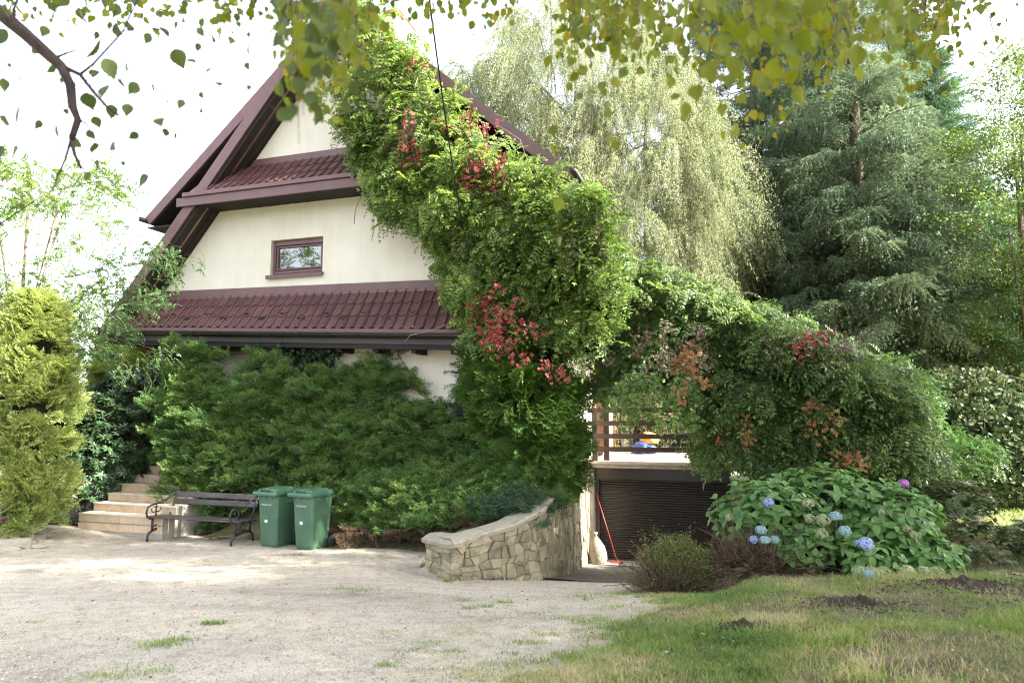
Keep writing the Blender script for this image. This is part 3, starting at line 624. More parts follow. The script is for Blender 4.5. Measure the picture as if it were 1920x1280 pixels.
# ---------------------------------------------------------------- wheelie bins
def wheelie(label, loc, rz, sc):
    b = empty('wheelie_bin', loc, label, 'wheelie bin', 'green wheelie bins beside the bench', rz)
    b.scale = (sc, sc, sc)
    # body: tapered with chamfered front edges, local -y is the front
    def ring(w, d0, d1, ch, z): return [(-w+ch, -d0, z), (w-ch, -d0, z), (w, -d0+ch, z), (w, d1, z), (-w, d1, z), (-w, -d0+ch, z)]
    lv = [ring(.165, .20, .20, .035, .0), ring(.178, .225, .215, .04, .06), ring(.215, .275, .26, .04, .84), ring(.215, .275, .26, .04, .875), ring(.235, .295, .275, .04, .88), ring(.235, .295, .275, .04, .935)]
    mb = MB(); vs = [v for r_ in lv for v in r_]; n = 6
    mb.add(vs, [(i*n+k, i*n+(k+1) % n, (i+1)*n+(k+1) % n, (i+1)*n+k) for i in range(len(lv)-1) for k in range(n)]+[tuple(range(n-1, -1, -1)), tuple(range(n*(len(lv)-1), n*len(lv)))])
    bo = mb.build('body', M['bin'], b, bevel=.012)
    g = MB()                               # triangular gussets below the rim
    for x in (-.15, -.03, .11):
        g.hexa([(x, -.274, .80), (x+.006, -.274, .80), (x+.006, -.26, .80), (x, -.26, .80), (x-.02, -.293, .879), (x+.026, -.293, .879), (x+.026, -.27, .879), (x-.02, -.27, .879)])
    for y in (-.18, .0, .17):
        g.hexa([(.208, y, .80), (.214, y, .80), (.214, y+.006, .80), (.208, y+.006, .80), (.21, y-.02, .879), (.234, y-.02, .879), (.234, y+.026, .879), (.21, y+.026, .879)])
    g.build('gussets', M['bin'], bo)['kind'] = 'stuff'
    lid = MB(); R0 = [(-.25, -.33), (.25, -.33), (.25, .27), (-.25, .27)]
    def rr(s, z, sh=0): return [(x*s, y*s+sh, z) for x, y in R0]
    L4 = rr(1, .90)+rr(1.02, .94)+rr(1.0, .965)+rr(.80, .975)+rr(.74, 1.005)+rr(.60, 1.012)
    lid.add(L4, [(i*4+k, i*4+(k+1) % 4, (i+1)*4+(k+1) % 4, (i+1)*4+k) for i in range(5) for k in range(4)]+[(20, 21, 22, 23), (3, 2, 1, 0)])
    lo_ = lid.build('lid', M['bin_lid'], b, bevel=.012); lo_.location = (0, 0, .0); lo_.rotation_euler = (R(1.5), 0, 0)
    h = MB(); h.tube([(-.16, .30, .955), (-.16, .355, .95), (.16, .355, .95), (.16, .30, .955)], .016, 8); h.build('handle', M['bin_lid'], b, True)
    h = MB(); h.box(-.09, .09, -.30, -.17, 1.0-.02, 1.0-.0); h.tube([(-.09, -.30, .985), (-.09, -.315, 1.02), (.09, -.315, 1.02), (.09, -.30, .985)], .010, 6); h.build('lid_grip', M['bin_lid'], lo_, True)
    for x in (-.21, .21):
        wl = new_obj('wheel', None, b); wl.location = (x+(.035 if x > 0 else -.035), .235, .10); wl.rotation_euler = (0, R(90), 0)
        t = MB(); t.lathe([(.062, -.026), (.092, -.026), (.10, -.018), (.10, .018), (.092, .026), (.062, .026)], 24)
        t.build('tyre', M['rubber'], wl, True, bevel=0)
        t = MB(); t.lathe([(.061, -.015), (.061, .017), (.03, .012), (.022, .03), (.008, .032)], 16)
        for q in range(5):
            an = q*2*math.pi/5; t.tube([(0, 0, .022), (.055*math.cos(an), .055*math.sin(an), .022)], .008, 5)
        t.build('rim', M['hub'], wl, True)
    ax = MB(); ax.tube([(-.24, .235, .10), (.24, .235, .10)], .014, 8); ax.build('axle', M['hub'], b, True)
    stk = MB(); stk.add([(-.045, -.2585, .43), (.015, -.2585, .43), (.015, -.2615, .48), (-.045, -.2615, .48)], [(0, 1, 2, 3)]); stk.build('sticker', M['white'], b).location = (0, -.0035+.0, 0)
    cu = bpy.data.curves.new('bin_print', 'FONT'); cu.body = 'MEGAVONE'; cu.size = .042; cu.extrude = .0008; cu.align_x = 'CENTER'; cu.materials.append(M['print'])
    tmp = bpy.data.objects.new('tmp', cu); COL.objects.link(tmp); bpy.context.view_layer.update(); pm_ = bpy.data.meshes.new_from_object(tmp.evaluated_get(bpy.context.evaluated_depsgraph_get())); bpy.data.objects.remove(tmp)
    tx = new_obj('print', pm_, b); tx['kind'] = 'stuff'; tx.location = (-.02, -.2765+.006, .72); tx.rotation_euler = (R(90)+math.atan(.05/.78), 0, 0)
    tx.location.y = -(.225+.05*(.72-.06)/.78)-.004
    return b
for (pa, pb_, lab) in (((-4.65, 12.97), (-4.34, 12.85), 'green wheelie bin nearest the bench, with a ragged white sticker on its front'),
                       ((-3.94, 12.70), (-3.58, 12.55), 'green wheelie bin farther from the bench, its right side dappled by sun')):
    c = (Vector(pa)+Vector(pb_))/2; rz = math.atan2(pb_[1]-pa[1], pb_[0]-pa[0]); n_ = Vector((-math.sin(rz), math.cos(rz)))
    c = c+n_*.22; wheelie(lab, (c.x, c.y, gz(c)), rz, 1.06)
# ---------------------------------------------------------------- broom, sack, bag, flower pot, border stones
g0 = hw(-2.60, 15.75, 0); g1 = hw(-3.10, 15.98, .62)
BM = empty('broom', (g0.x, g0.y, gz(g0)+.04), 'red broom leaning against the wall left of the garage door', 'broom')
v = g1-Vector((g0.x, g0.y, gz(g0)+.04))
MB().tube([(0, 0, .03), tuple(v)], .011, 8).build('handle', M['red_paint'], BM, True)
b_ = MB(); b_.hexa([(-.17, -.03, -.0), (.13, -.03, -.0), (.13, .03, -.0), (-.17, .03, -.0), (-.15, -.02, .04), (.11, -.02, .04), (.11, .02, .04), (-.15, .02, .04)]); b_.build('head', M['red_paint'], BM, bevel=.006)
b_ = MB()
for i in range(26): x = -.165+.29*i/25; b_.tube([(x, sr.uniform(-.02, .02), 0), (x+sr.uniform(-.02, .02), sr.uniform(-.04, .04), -.045)], .004, 3)
b_.build('bristles', M['twig'], BM)
p = hw(-2.98, 15.55, 0)
SK = MB(); SK.lathe([(.02, 0), (.17, .005), (.20, .08), (.205, .2), (.17, .36), (.10, .50), (.045, .58), (.03, .62), (.06, .68), (.02, .70)], 18)
sk = SK.build('sack', M['sack'], None, True); sk.location = (p.x, p.y, gz(p)+.03); sk.rotation_euler = (R(4), R(-7), 0)
dm = bpy.data.textures.new('folds', 'CLOUDS'); dm.noise_scale = .12; md = sk.modifiers.new('folds', 'DISPLACE'); md.texture = dm; md.strength = .05
tag(sk, 'pale knotted sack slumped in the corner by the garage door', 'sack')
p = hw(-2.45, 19.5, 1.362); BG = empty('rubbish_bag', p, 'crumpled blue plastic bag with orange paper on the deck', 'bag')
def lump(r, seed, n=3, sq=.6):
    bm = bmesh.new(); bmesh.ops.create_icosphere(bm, subdivisions=n, radius=r)
    for v in bm.verts:
        v.co = v.co*(1+.45*noise.noise(v.co*3/r*.5+Vector((seed, 0, 0)))+.15*noise.noise(v.co*6/r*.5+Vector((seed, 3, 0)))); v.co.z = max(v.co.z*sq, -r*.35)
    return bm
def lump_obj(name, r, seed, material, parent=None, n=3, sq=.6, smooth=True):
    bm = lump(r, seed, n, sq); me = bpy.data.meshes.new(name); bm.to_mesh(me); bm.free(); me.materials.append(material)
    if smooth: me.polygons.foreach_set('use_smooth', [True]*len(me.polygons))
    return new_obj(name, me, parent)
o = lump_obj('bag', .34, 1.2, M['blue_bag'], BG, smooth=False); o.location = (0, 0, .12)
o = lump_obj('paper', .26, 5.2, M['orange_bag'], BG, smooth=False, n=2, sq=.9); o.location = (.2, .05, .38)
p = at(-14, 985, 13.3); p.z = gz(p)
fp = MB(); fp.lathe([(.10, 0), (.16, .22), (.185, .24), (.185, .30), (.165, .30), (.14, .24)], 20); o = fp.build('flower_pot', M['terracotta'], None, True); o.location = p; tag(o, 'terracotta flower pot at the left edge beside the yellow hedge', 'flower pot')
for i, (px, py, sz, lab) in enumerate([(28, 1012, .34, 'largest flat border stone below the yellow conifer'), (55, 1000, .26, 'mossy border stone lying behind the largest one'), (68, 990, .2, 'small pale border stone at the foot of the yellow conifer'),
                                       (8, 1020, .2, 'border stone at the left edge of the gravel'), (72, 1012, .14, 'little flat stone lying loose on the gravel by the border')]):
    r_ = ray(px, py); t = (.2-CAM_H)/r_.z; p = Vector((0, 0, CAM_H))+r_*t; o = lump_obj('border_stone', sz, i*3.1, M['capstone'], None, 2, .4, False); o.scale = (1.3, .8, .8)
    o.location = (p.x, p.y, gz(p)+sz*.08); tag(o, lab, 'stone', 'border stones by the yellow conifer')
# ================================================================ vegetation
def rot_about(d, ax, an):
    ax = norm(ax); return d*math.cos(an)+np.cross(ax, d)*math.sin(an)+ax*np.dot(ax, d)*(1-math.cos(an))
def pinnate(fm, p, d, up, L, nl, lw, droop=.5, mi=0, kind='diamond', pal=.32):
    """one compound leaf: rachis with leaflet pairs"""
    d = norm(d); up = norm(up-d*np.dot(up, d)); s = np.cross(d, up); t = np.linspace(0, 1, nl+1)[:, None]
    pts = p+d*L*t-np.array([0, 0, 1])*droop*L*t**2
    fm.stem(pts[::max(1, nl//3)], .0025, .001, 1)
    P = np.concatenate([pts[1:], pts[1:], pts[-1:]]); dd = np.gradient(pts, axis=0)[1:]; dd /= np.linalg.norm(dd, axis=1, keepdims=True)
    Dl = np.concatenate([dd*.35+s, dd*.35-s, dd[-1:]])+rng.normal(0, .12, (len(P), 3))-np.array([0, 0, .15])
    fm.leaves(P, Dl, np.tile(up, (len(P), 1))+rng.normal(0, .2, (len(P), 3)), L*pal*rng.uniform(.85, 1.1, len(P)), lw, mi, kind)
def sp_wisteria(seed, n=15, L=.24, lw=.04, spread=.16, nl=6, kind='diamond', pal=.30):
    fm = FM(); k0 = np.array([0., 0, 0])
    fm.stem(np.array([[-.1, 0, 0], [.1, 0, .02], [.3, 0, -.02]]), .006, .003)
    for i in range(n):
        p = np.array([rng.uniform(-.05, .3), rng.normal(0, spread*.5), rng.normal(0, spread*.35)])
        d = norm(np.array([rng.uniform(-.1, 1.1), rng.normal(0, .8), rng.uniform(-.5, .6)]))
        pinnate(fm, p, d, np.array([.2, 0, 1.]), L*rng.uniform(.7, 1.15), nl, lw, rng.uniform(.25, .8), 0, kind, pal)
    return fm
def sp_creeper(seed, n=13, L=.066, hang=.3):
    fm = FM(); pts = np.array([[0, 0, 0], [.08, 0, .0], [.13, .02, -.12], [.14, 0, -.26], [.13, 0, -.26-hang*.4]]); fm.stem(pts, .004, .002)
    for i in range(n):
        t = rng.uniform(0, 1); q = pts[-1]*t+pts[1]*(1-t); p = q+np.array([rng.uniform(0, .10), rng.normal(0, .07), rng.normal(0, .03)])
        d0 = norm(np.array([.5, rng.normal(0, .5), -.7])); nn = norm(np.array([1, rng.normal(0, .4), .5])); s = np.cross(d0, nn)
        A = np.array([-1.25, -.62, 0, .62, 1.25]); D = np.array([d0*math.cos(x)+s*math.sin(x) for x in A])
        sc = rng.uniform(.7, 1.2); fm.leaves(np.tile(p, (5, 1)), D+rng.normal(0, .08, (5, 3)), nn, L*sc*np.array([.7, .92, 1.05, .92, .7]), L*.46*sc, 0, 'hex', .12, .1)
    return fm
def sp_juniper(seed, L=.62, n2=13, tuft=.028):
    fm = FM(); stems = 3
    for b in range(stems):
        y0 = (b-1)*.14+rng.normal(0, .03); l = L*rng.uniform(.7, 1.0) if b != 1 else L
        pts = np.array([[t*l, y0*t*1.6, l*(.10*t+.16*t*t)-.05*(b != 1)*t] for t in np.linspace(0, 1, 5)]); fm.stem(pts, .006, .002)
        for i in range(n2):
            t = .18+.82*(i+.5)/n2; p = np.array([np.interp(t, np.linspace(0, 1, 5), pts[:, k]) for k in range(3)]); ll = (.19*(1-t)+.06)*rng.uniform(.8, 1.2)
            for sgn in (-1, 1):
                d = norm(np.array([.85, sgn*rng.uniform(.5, .9), rng.normal(.12, .28)])); m = int(5+ll*30)
                tt = np.linspace(.15, 1, m)[:, None]; q = p+d*ll*tt; 
                side = np.cross(d, [0, 0, 1.]); alt = np.where(np.arange(m) % 2 == 0, 1, -1)[:, None]
                D = d*1.0+side*alt*rng.uniform(.35, .9, (m, 1))+rng.normal(0, .28, (m, 3)); fm.leaves(q, D, unit(m)+np.array([0, 0, .9]), tuft*rng.uniform(.9, 1.7, m), tuft*.42, 0, 'diamond', .2)
        m = 10; fm.leaves(pts[-1]+rng.normal(0, .008, (m, 3)), np.array([1, 0, .2])+rng.normal(0, .35, (m, 3)), unit(m), tuft*1.6, tuft*.4, 0)
    return fm
def sp_plume(seed, L=.85, tuft=.030, feathers=15):
    fm = FM(); T = np.linspace(0, 1, 6)
    for b in range(feathers):
        t0 = 0 if b == 0 else rng.uniform(.0, .75); az = 0 if b == 0 else rng.normal(0, .62); el = .12+rng.normal(0, .22); l = L*(1-t0*.85)*rng.uniform(.6, 1) if b else L
        p0 = np.array([t0*L, 0, .10*t0*L]); d = norm(np.array([math.cos(az), math.sin(az), el])); pts = p0+d*l*T[:, None]+np.array([0, 0, 1])*(.10*l)*(T**2)[:, None]; fm.stem(pts[::2], .006, .002); n2 = int(5+l*13)
        for i in range(n2):
            t = .12+.88*(i+.5)/n2; p = np.array([np.interp(t, T, pts[:, k]) for k in range(3)]); ll = (.17*(1-t)+.055)*rng.uniform(.8, 1.2)
            for sgn in (-1, 1):
                sd = norm(np.cross(d, [0, 0, 1.])); dd = norm(d*.9+sd*sgn*rng.uniform(.45, .85)+np.array([0, 0, rng.normal(.12, .3)])); m = int(4+ll*26); q = p+dd*ll*np.linspace(.15, 1, m)[:, None]; side = np.cross(dd, [0, 0, 1.]); alt = np.where(np.arange(m) % 2 == 0, 1, -1)[:, None]
                fm.leaves(q, dd+side*alt*rng.uniform(.3, .8, (m, 1))+rng.normal(0, .28, (m, 3)), unit(m)+np.array([0, 0, .9]), tuft*rng.uniform(.9, 1.7, m), tuft*.42, 0, 'diamond', .2)
        m = 8; fm.leaves(pts[-1]+rng.normal(0, .008, (m, 3)), d+rng.normal(0, .35, (m, 3)), unit(m), tuft*1.6, tuft*.4, 0)
    return fm
def sp_thuja(seed, L=.34, tuft=.03):
    fm = FM()
    for b in range(13):
        tilt = rng.uniform(-.9, .9); d = norm(np.array([1, rng.normal(0, .45), rng.uniform(-.4, .7)])); pl = norm(np.cross(d, [rng.normal(0, .6), rng.normal(0, .6), 1.0]))
        l = L*rng.uniform(.6, 1.1); p0 = rng.normal(0, .03, 3); fm.stem(np.array([p0, p0+d*l*.5, p0+d*l]), .004, .002)
        for i in range(10):
            t = (i+1)/10; p = p0+d*l*t
            for sgn in (-1, 1):
                ll = l*.5*(1.1-t)+.02; dd = norm(d*.9+pl*sgn*.8); m = 4
                q = p+dd*ll*np.linspace(.15, 1, m)[:, None]; fm.leaves(q, dd+pl*sgn*rng.uniform(-.6, .5, (m, 1))+rng.normal(0, .12, (m, 3)), np.cross(d, pl)+rng.normal(0, .25, (m, 3)), tuft*rng.uniform(.9, 1.5, m), tuft*.55, 0, 'diamond', .1)
    return fm
def sp_whorl(seed, n=9, k=5, L=.11, w=.035, kind='hex', sp=.2):
    fm = FM()
    for j in range(k):
        tip = np.array([rng.uniform(.1, .35), rng.normal(0, sp), rng.normal(0, sp*.7)]); fm.stem(np.array([[0, 0, 0], tip*.6+[0, 0, -.02], tip]), .004, .003)
        ax = norm(np.array([1, rng.normal(0, .4), .5+rng.normal(0, .3)])); u = norm(np.cross(ax, [0, 1, .2])); v = np.cross(ax, u)
        A = np.linspace(0, 2*math.pi, n, endpoint=False)+rng.uniform(0, 1); D = np.array([u*math.cos(x)+v*math.sin(x)+ax*rng.uniform(.0, .6) for x in A])
        fm.leaves(tip+rng.normal(0, .006, (n, 3)), D, ax, L*rng.uniform(.75, 1.1, n), w, 0, kind, .15, .15)
    return fm
def sp_spruce(seed, L=1.0):
    """bough of unit length along +x, side twigs and hanging branchlets"""
    fm = FM(); T = np.linspace(0, 1, 7); pts = np.stack([T, 0*T, .10*np.sin(T*3.0)-.16*T*T+.10*T**4], 1); fm.stem(pts, .016, .004)
    def tw(p, d, l, m, dr=.25):
        d = norm(d); q = p+d*l*np.linspace(.05, 1, m)[:, None]-np.array([0, 0, 1])*(dr*l)*np.linspace(0, 1, m)[:, None]**2
        for r_ in range(3):
            fm.leaves(q+rng.normal(0, .002, (m, 3)), d+unit(m)*.42, unit(m), .030*rng.uniform(.8, 1.5, m), .0075, 0, 'diamond', 0)
    for i in range(13):
        t = .10+.88*i/12; p = np.array([np.interp(t, T, pts[:, k]) for k in range(3)]); l = (.36*(1-t)**.8+.06)*rng.uniform(.55, 1.25)
        for sgn in (-1, 1):
            d = np.array([.85, sgn*rng.uniform(.5, .95), rng.normal(-.08, .20)]); tw(p, d, l, int(8+l*26))
            for j in range(int(2+l*12)):
                pp = p+norm(d)*l*rng.uniform(.1, .98); tw(pp, np.array([rng.normal(.45, .35), sgn*.3+rng.normal(0, .35), rng.uniform(-1.1, .1)]), rng.uniform(.05, .20), 6, .5)
    for j in range(9):
        t = rng.uniform(.15, .95); p = np.array([np.interp(t, T, pts[:, k]) for k in range(3)]); tw(p, np.array([.15, rng.normal(0, .3), -1]), rng.uniform(.08, .26), 8)
    tw(pts[-1]-np.array([.08, 0, 0]), np.array([1, 0, .25]), .14, 8)
    return fm
def sp_weep(seed, L=1.0, strands=15, hl=(.5, 1.1), leaf=.035, per=26, w=.7, kind='diamond'):
    """arching limb with hanging leafy strands"""
    fm = FM(); T = np.linspace(0, 1, 6); pts = np.stack([T*L, 0*T, .35*np.sin(T*2.2)*L-.25*T*T*L], 1); fm.stem(pts, .02, .006)
    for i in range(strands):
        t = rng.uniform(.1, 1); p = np.array([np.interp(t, T, pts[:, k]) for k in range(3)]); h = rng.uniform(*hl); o = np.array([rng.normal(.15, .2), rng.normal(0, .3), 0])
        tt = np.linspace(0, 1, 6)[:, None]; st = p+o*np.sqrt(tt)*1.0-np.array([0, 0, 1])*h*tt**1.4+rng.normal(0, .02, (6, 3)); fm.stem(st, .005, .002)
        k = int(per*h/hl[1]); u = rng.uniform(0, 1, k); q = np.stack([np.interp(u, tt[:, 0], st[:, a]) for a in range(3)], 1)
        fm.leaves(q+rng.normal(0, .03, (k, 3)), unit(k)*.8+np.array([0, 0, -.6]), unit(k), leaf*rng.uniform(.8, 1.3, k), leaf*w, 0, kind, .1)
    return fm
def sp_broad(seed, n=170, leaf=.06, w=.6, R0=.55, flat=.55, kind='diamond'):
    """rounded leafy twig cluster pointing along +x"""
    fm = FM(); base = np.zeros(3); 
    for i in range(9):
        tip = np.array([rng.uniform(.5, 1.2)*R0, rng.normal(0, .45)*R0, rng.normal(0, .4)*R0*flat/.5]); mid = tip*.5+rng.normal(0, .04, 3); st = np.array([base, mid, tip]); fm.stem(st, .008, .003)
        k = n//9; u = rng.uniform(.2, 1.05, k)[:, None]; q = (base*(1-u)**2+2*mid*u*(1-u)+tip*u*u)+rng.normal(0, .07*R0/.55, (k, 3))
        fm.leaves(q, unit(k)+np.array([.4, 0, -.25]), unit(k)*.7+np.array([0, 0, 1.]), leaf*rng.uniform(.7, 1.25, k), leaf*w, 0, kind, .15, .08)
    return fm
def variants(fn, name, mats, count=3, **kw): return [fn(i, **kw).mesh(name, mats) for i in range(count)]
def put(root, meshes, part, xf):
    inv = root.matrix_world.inverted() if False else Matrix.Translation(-root.location)
    for i, m_ in enumerate(xf):
        o = new_obj(part, meshes[i % len(meshes)], root); o.matrix_basis = inv @ m_
def shell(c, r, n, outw=.6, up=.35, front=None, s=(.8, 1.2), rmin=.62, zmin=None, roll=.5, fbias=.0):
    """transforms spread through the outer part of an ellipsoid, pointing outwards"""
    out = []; c = np.array(c, float); r = np.array(r, float)
    while len(out) < n:
        u = unit(1)[0]
        if front is not None and np.dot(u, front) < fbias and rng.random() < .85: continue
        if u[2] < -.35 and rng.random() < .6: continue
        q = c+u*r*(rmin+(1-rmin)*rng.random()**.5)
        if zmin is not None and q[2] < zmin: q[2] = zmin+rng.random()*.1*r[2]
        d = norm(u/r*min(r))*outw+rng.normal(0, .28, 3)+np.array([0, 0, up]); out.append(frame(q, d, scale=rng.uniform(*s), roll=rng.normal(0, roll)))
    return out
FR = np.array([-.1, -1, .15])
J1 = leafmat('juniper_green', [(.05, (.038, .10, .036)), (.35, (.085, .18, .055)), (.65, (.15, .265, .075)), (.92, (.31, .37, .10))], .34, .6, 1.5)
J2 = leafmat('juniper_blue_green', [(.05, (.035, .08, .042)), (.5, (.062, .12, .065)), (.95, (.12, .18, .11))], .18, .6, 1.5)
JUN = variants(sp_plume, 'juniper_plume', [J1, M['limb']], 5); JUB = variants(sp_plume, 'juniper_plume', [J2, M['limb']], 3, L=.7)
JS = {}
def inpoly(x, y, P):
    r_ = False; j = len(P)-1
    for i in range(len(P)):
        if (P[i][1] > y) != (P[j][1] > y) and x < (P[j][0]-P[i][0])*(y-P[i][1])/(P[j][1]-P[i][1])+P[i][0]: r_ = not r_
        j = i
    return r_
def juniper(label, poly, Df, n=300, meshes=JUN, up=.28, scale=(.46, .70), per=15, lim=3, blen=(.45, .95)):
    """layered boughs: each bough is a flat fan of plumes, with deeper filler plumes behind"""
    xs_ = [p[0] for p in poly]; ys_ = [p[1] for p in poly]
    def pick():
        while True:
            x, y = rng.uniform(min(xs_), max(xs_)), rng.uniform(min(ys_), max(ys_))
            if inpoly(x, y, poly): return x, y
    q0 = A(np.mean(xs_), np.mean(ys_), Df(np.mean(xs_), np.mean(ys_))+.3); r = empty('juniper_shrub', (q0[0], q0[1], gz(q0)), label, 'juniper', 'junipers massed before the house wall'); xf = []
    nb = int(n*.68/per)
    for _ in range(nb):
        x, y = pick(); tip = np.array(A(x, y, Df(x, y)+rng.uniform(-.38, .22))); az = rng.normal(0, .85); d = norm(np.array([math.sin(az), -math.cos(az)*.8, up+rng.normal(0, .10)])); lat = norm(np.cross(d, [0, 0, 1.])); L = rng.uniform(*blen); tip += np.array([0, .25, 0])
        for j in range(per):
            t = rng.random()**.75 if j else 1; w = (1-t)*.42+.02; e = rng.normal(0, 1); q = tip-d*L*(1-t)*1.0+lat*e*w*.75-np.array([0, 0, 1])*(abs(e)*.05+rng.random()*.10*(1.2-t)); q[2] = max(q[2], gz(q)+.04)
            xf.append(frame(q-d*.2, d+lat*e*.42+rng.normal(0, .12, 3), scale=rng.uniform(*scale)*(1.1-.3*t), roll=rng.normal(0, .25)))
    while len(xf) < n:
        x, y = pick(); q = np.array(A(x, y+6, Df(x, y)+rng.uniform(.5, .95))); q[2] = max(q[2], gz(q)+.04); xf.append(frame(q, (rng.normal(0, .7), -1, rng.uniform(-.1, .6)), scale=rng.uniform(.65, .95), roll=rng.normal(0, .4)))
    put(r, meshes, 'spray', xf); m_ = MB(); rr = random.Random(len(label))
    for i in range(5):
        x, y = pick(); e = Vector(A(x, y, Df(x, y)+.55))-r.location; b = Vector((e.x*.4+rr.uniform(-.2, .2), e.y*.4+.1, -.05)); m_.tube([b, b.lerp(e, .5)+Vector((0, .1, .05)), b.lerp(e, .85)], [.03, .018, .006], 6)
    m_.build('limb', M['limb'], r, True); return r
def A(px, py, D): v = at(px, py, D); return (v.x, v.y, v.z)
Dm = lambda x, y: float(np.interp(y, [640, 1000], [14.9, 13.7]))+(600-x)*.0011+.22*math.sin(x*.05)*math.sin(y*.045+x*.01)
juniper('tall layered juniper at the left corner, its sunlit tip sticking out over the stairs', [(352, 640), (378, 670), (400, 730), (440, 760), (440, 880), (410, 930), (345, 910), (330, 870), (330, 800), (312, 765), (340, 740), (345, 700)], Dm)
juniper('tall pointed juniper reaching the gutter behind the bench', [(500, 645), (528, 655), (560, 715), (600, 770), (560, 870), (470, 890), (420, 870), (415, 760), (420, 710), (470, 715)], Dm)
juniper('broad juniper behind the bins, spreading up the cream wall', [(590, 710), (680, 695), (735, 662), (785, 645), (775, 690), (750, 750), (740, 800), (700, 850), (600, 860), (560, 800), (570, 735)], Dm)
juniper('dark juniper in the middle of the mass, under the bare cream wall', [(700, 810), (770, 765), (850, 745), (890, 780), (930, 860), (880, 910), (760, 910), (690, 880)], lambda x, y: Dm(x, y)-.15)
juniper('low juniper in the raised bed behind the stone wall', [(830, 890), (900, 870), (1000, 860), (1070, 880), (1060, 925), (960, 945), (850, 945)], lambda x, y: float(np.interp(x, [830, 1070], [13.0, 12.3])), 290, up=.15)
juniper('creeping juniper sprawling over the gravel edge right of the bins', [(620, 900), (700, 890), (860, 915), (1000, 945), (975, 970), (850, 990), (740, 995), (630, 988)], lambda x, y: float(np.interp(x, [610, 720, 1000], [13.5, 12.7, 11.8]))+(950-y)*.008, 300, up=.12)
juniper('low bluish creeping juniper hanging over the stone wall', [(920, 945), (1010, 935), (1035, 955), (960, 978), (915, 975)], lambda x, y: float(np.interp(x, [900, 1040], [11.6, 11.9])), 120, JUB, up=-.05, per=9, blen=(.25, .5))
juniper('small fresh green juniper directly behind the bench back and first bin', [(330, 905), (400, 890), (480, 900), (600, 890), (615, 950), (560, 975), (400, 985), (335, 955)], lambda x, y: 14.35+(500-x)*.001, 280, up=.2)
juniper('bluish juniper low against the house wall beside the thuja', [(870, 715), (895, 700), (920, 750), (930, 830), (880, 800)], lambda x, y: 14.1, 110, JUB, per=9)
juniper('juniper filling the gap between the tall layered one and the pointed one', [(385, 700), (430, 715), (480, 760), (500, 840), (450, 900), (380, 880), (360, 790)], lambda x, y: Dm(x, y)+.2, 280)
juniper('second creeping juniper filling the bed between the low one and the stone wall cap', [(740, 900), (860, 890), (960, 920), (1040, 925), (1010, 955), (900, 965), (780, 955)], lambda x, y: float(np.interp(x, [740, 1040], [12.9, 12.0])), 280, up=.15)
juniper('wide juniper bough mass directly above the bins', [(560, 800), (640, 790), (760, 800), (840, 850), (830, 900), (700, 900), (600, 890)], lambda x, y: Dm(x, y)-.2, 280)
# dead brown underskirt of the creeping junipers
BR_ = leafmat('dead_juniper', [(.1, (.07, .045, .028)), (.5, (.12, .08, .05)), (.9, (.18, .12, .07))], .05, .9)
JBR = variants(sp_juniper, 'dry_spray', [BR_, M['twig']], 2, L=.45)
xf = []
for i in range(46):
    px = rng.uniform(640, 1040); py = np.interp(px, [620, 760, 900, 1040], [990, 992, 985, 950])+rng.uniform(-4, 14); D = np.interp(px, [620, 1040], [12.9, 11.6])+rng.uniform(0, .5)
    q = A(px, py, D); xf.append(frame((q[0], q[1], max(q[2], gz(q)+.08)), (rng.normal(0, .6), -1, rng.uniform(-.5, .1)), scale=rng.uniform(.6, .95), roll=rng.normal(0, .6)))
o0 = A(800, 990, 12.2); r = empty('dry_juniper_skirt', (o0[0], o0[1], gz(o0)), 'brown dead twigs under the creeping junipers at the gravel edge', 'dead shrub'); put(r, JBR, 'spray', xf)
# thujas
T1 = leafmat('thuja_green', [(.05, (.040, .10, .018)), (.5, (.075, .16, .028)), (.95, (.14, .22, .045))], .28, .5, 2)
T2 = leafmat('golden_thuja', [(.05, (.16, .23, .055)), (.5, (.31, .38, .12)), (.95, (.48, .52, .22))], .40, .5, 1.5)
TH = variants(sp_thuja, 'thuja_spray', [T1, M['twig']], 4); TG = variants(sp_thuja, 'golden_spray', [T2, M['twig']], 4, L=.30)
def core(root, c, rad, material, name='dark_core'):  # dark filler lump added inside a plant to block light through the leaves
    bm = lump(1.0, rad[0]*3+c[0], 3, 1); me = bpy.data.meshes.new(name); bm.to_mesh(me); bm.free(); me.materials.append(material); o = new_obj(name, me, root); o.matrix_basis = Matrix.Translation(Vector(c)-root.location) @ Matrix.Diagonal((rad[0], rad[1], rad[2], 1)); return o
M['inner'] = surf('dark_core_fill', [(.35, (.012, .016, .008)), (.7, (.04, .04, .022))], 9, 1, 1, .05, 18)
c = A(1000, 800, 13.2); r = empty('green_thuja', (c[0], c[1], gz(c)), 'bright green thuja with drooping fans at the house corner, overgrown by creeper', 'thuja')
xf = shell(A(985, 745, 13.2), (.85, .8, 1.1), 110, .7, -.25, FR, (.9, 1.4), .75)+shell(A(1030, 845, 12.9), (.55, .6, .75), 110, .7, -.3, FR, (.9, 1.3), .75)+shell(A(925, 720, 13.4), (.45, .5, .75), 70, .7, -.1, FR, (.9, 1.2), .7)
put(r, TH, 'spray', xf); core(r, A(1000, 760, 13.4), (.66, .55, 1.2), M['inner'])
m_ = MB(); m_.tube([(0, .2, -.1), (0, .25, 1.6), (0, .2, 3)], [.09, .06, .02], 8); m_.build('trunk', M['bark'], r)
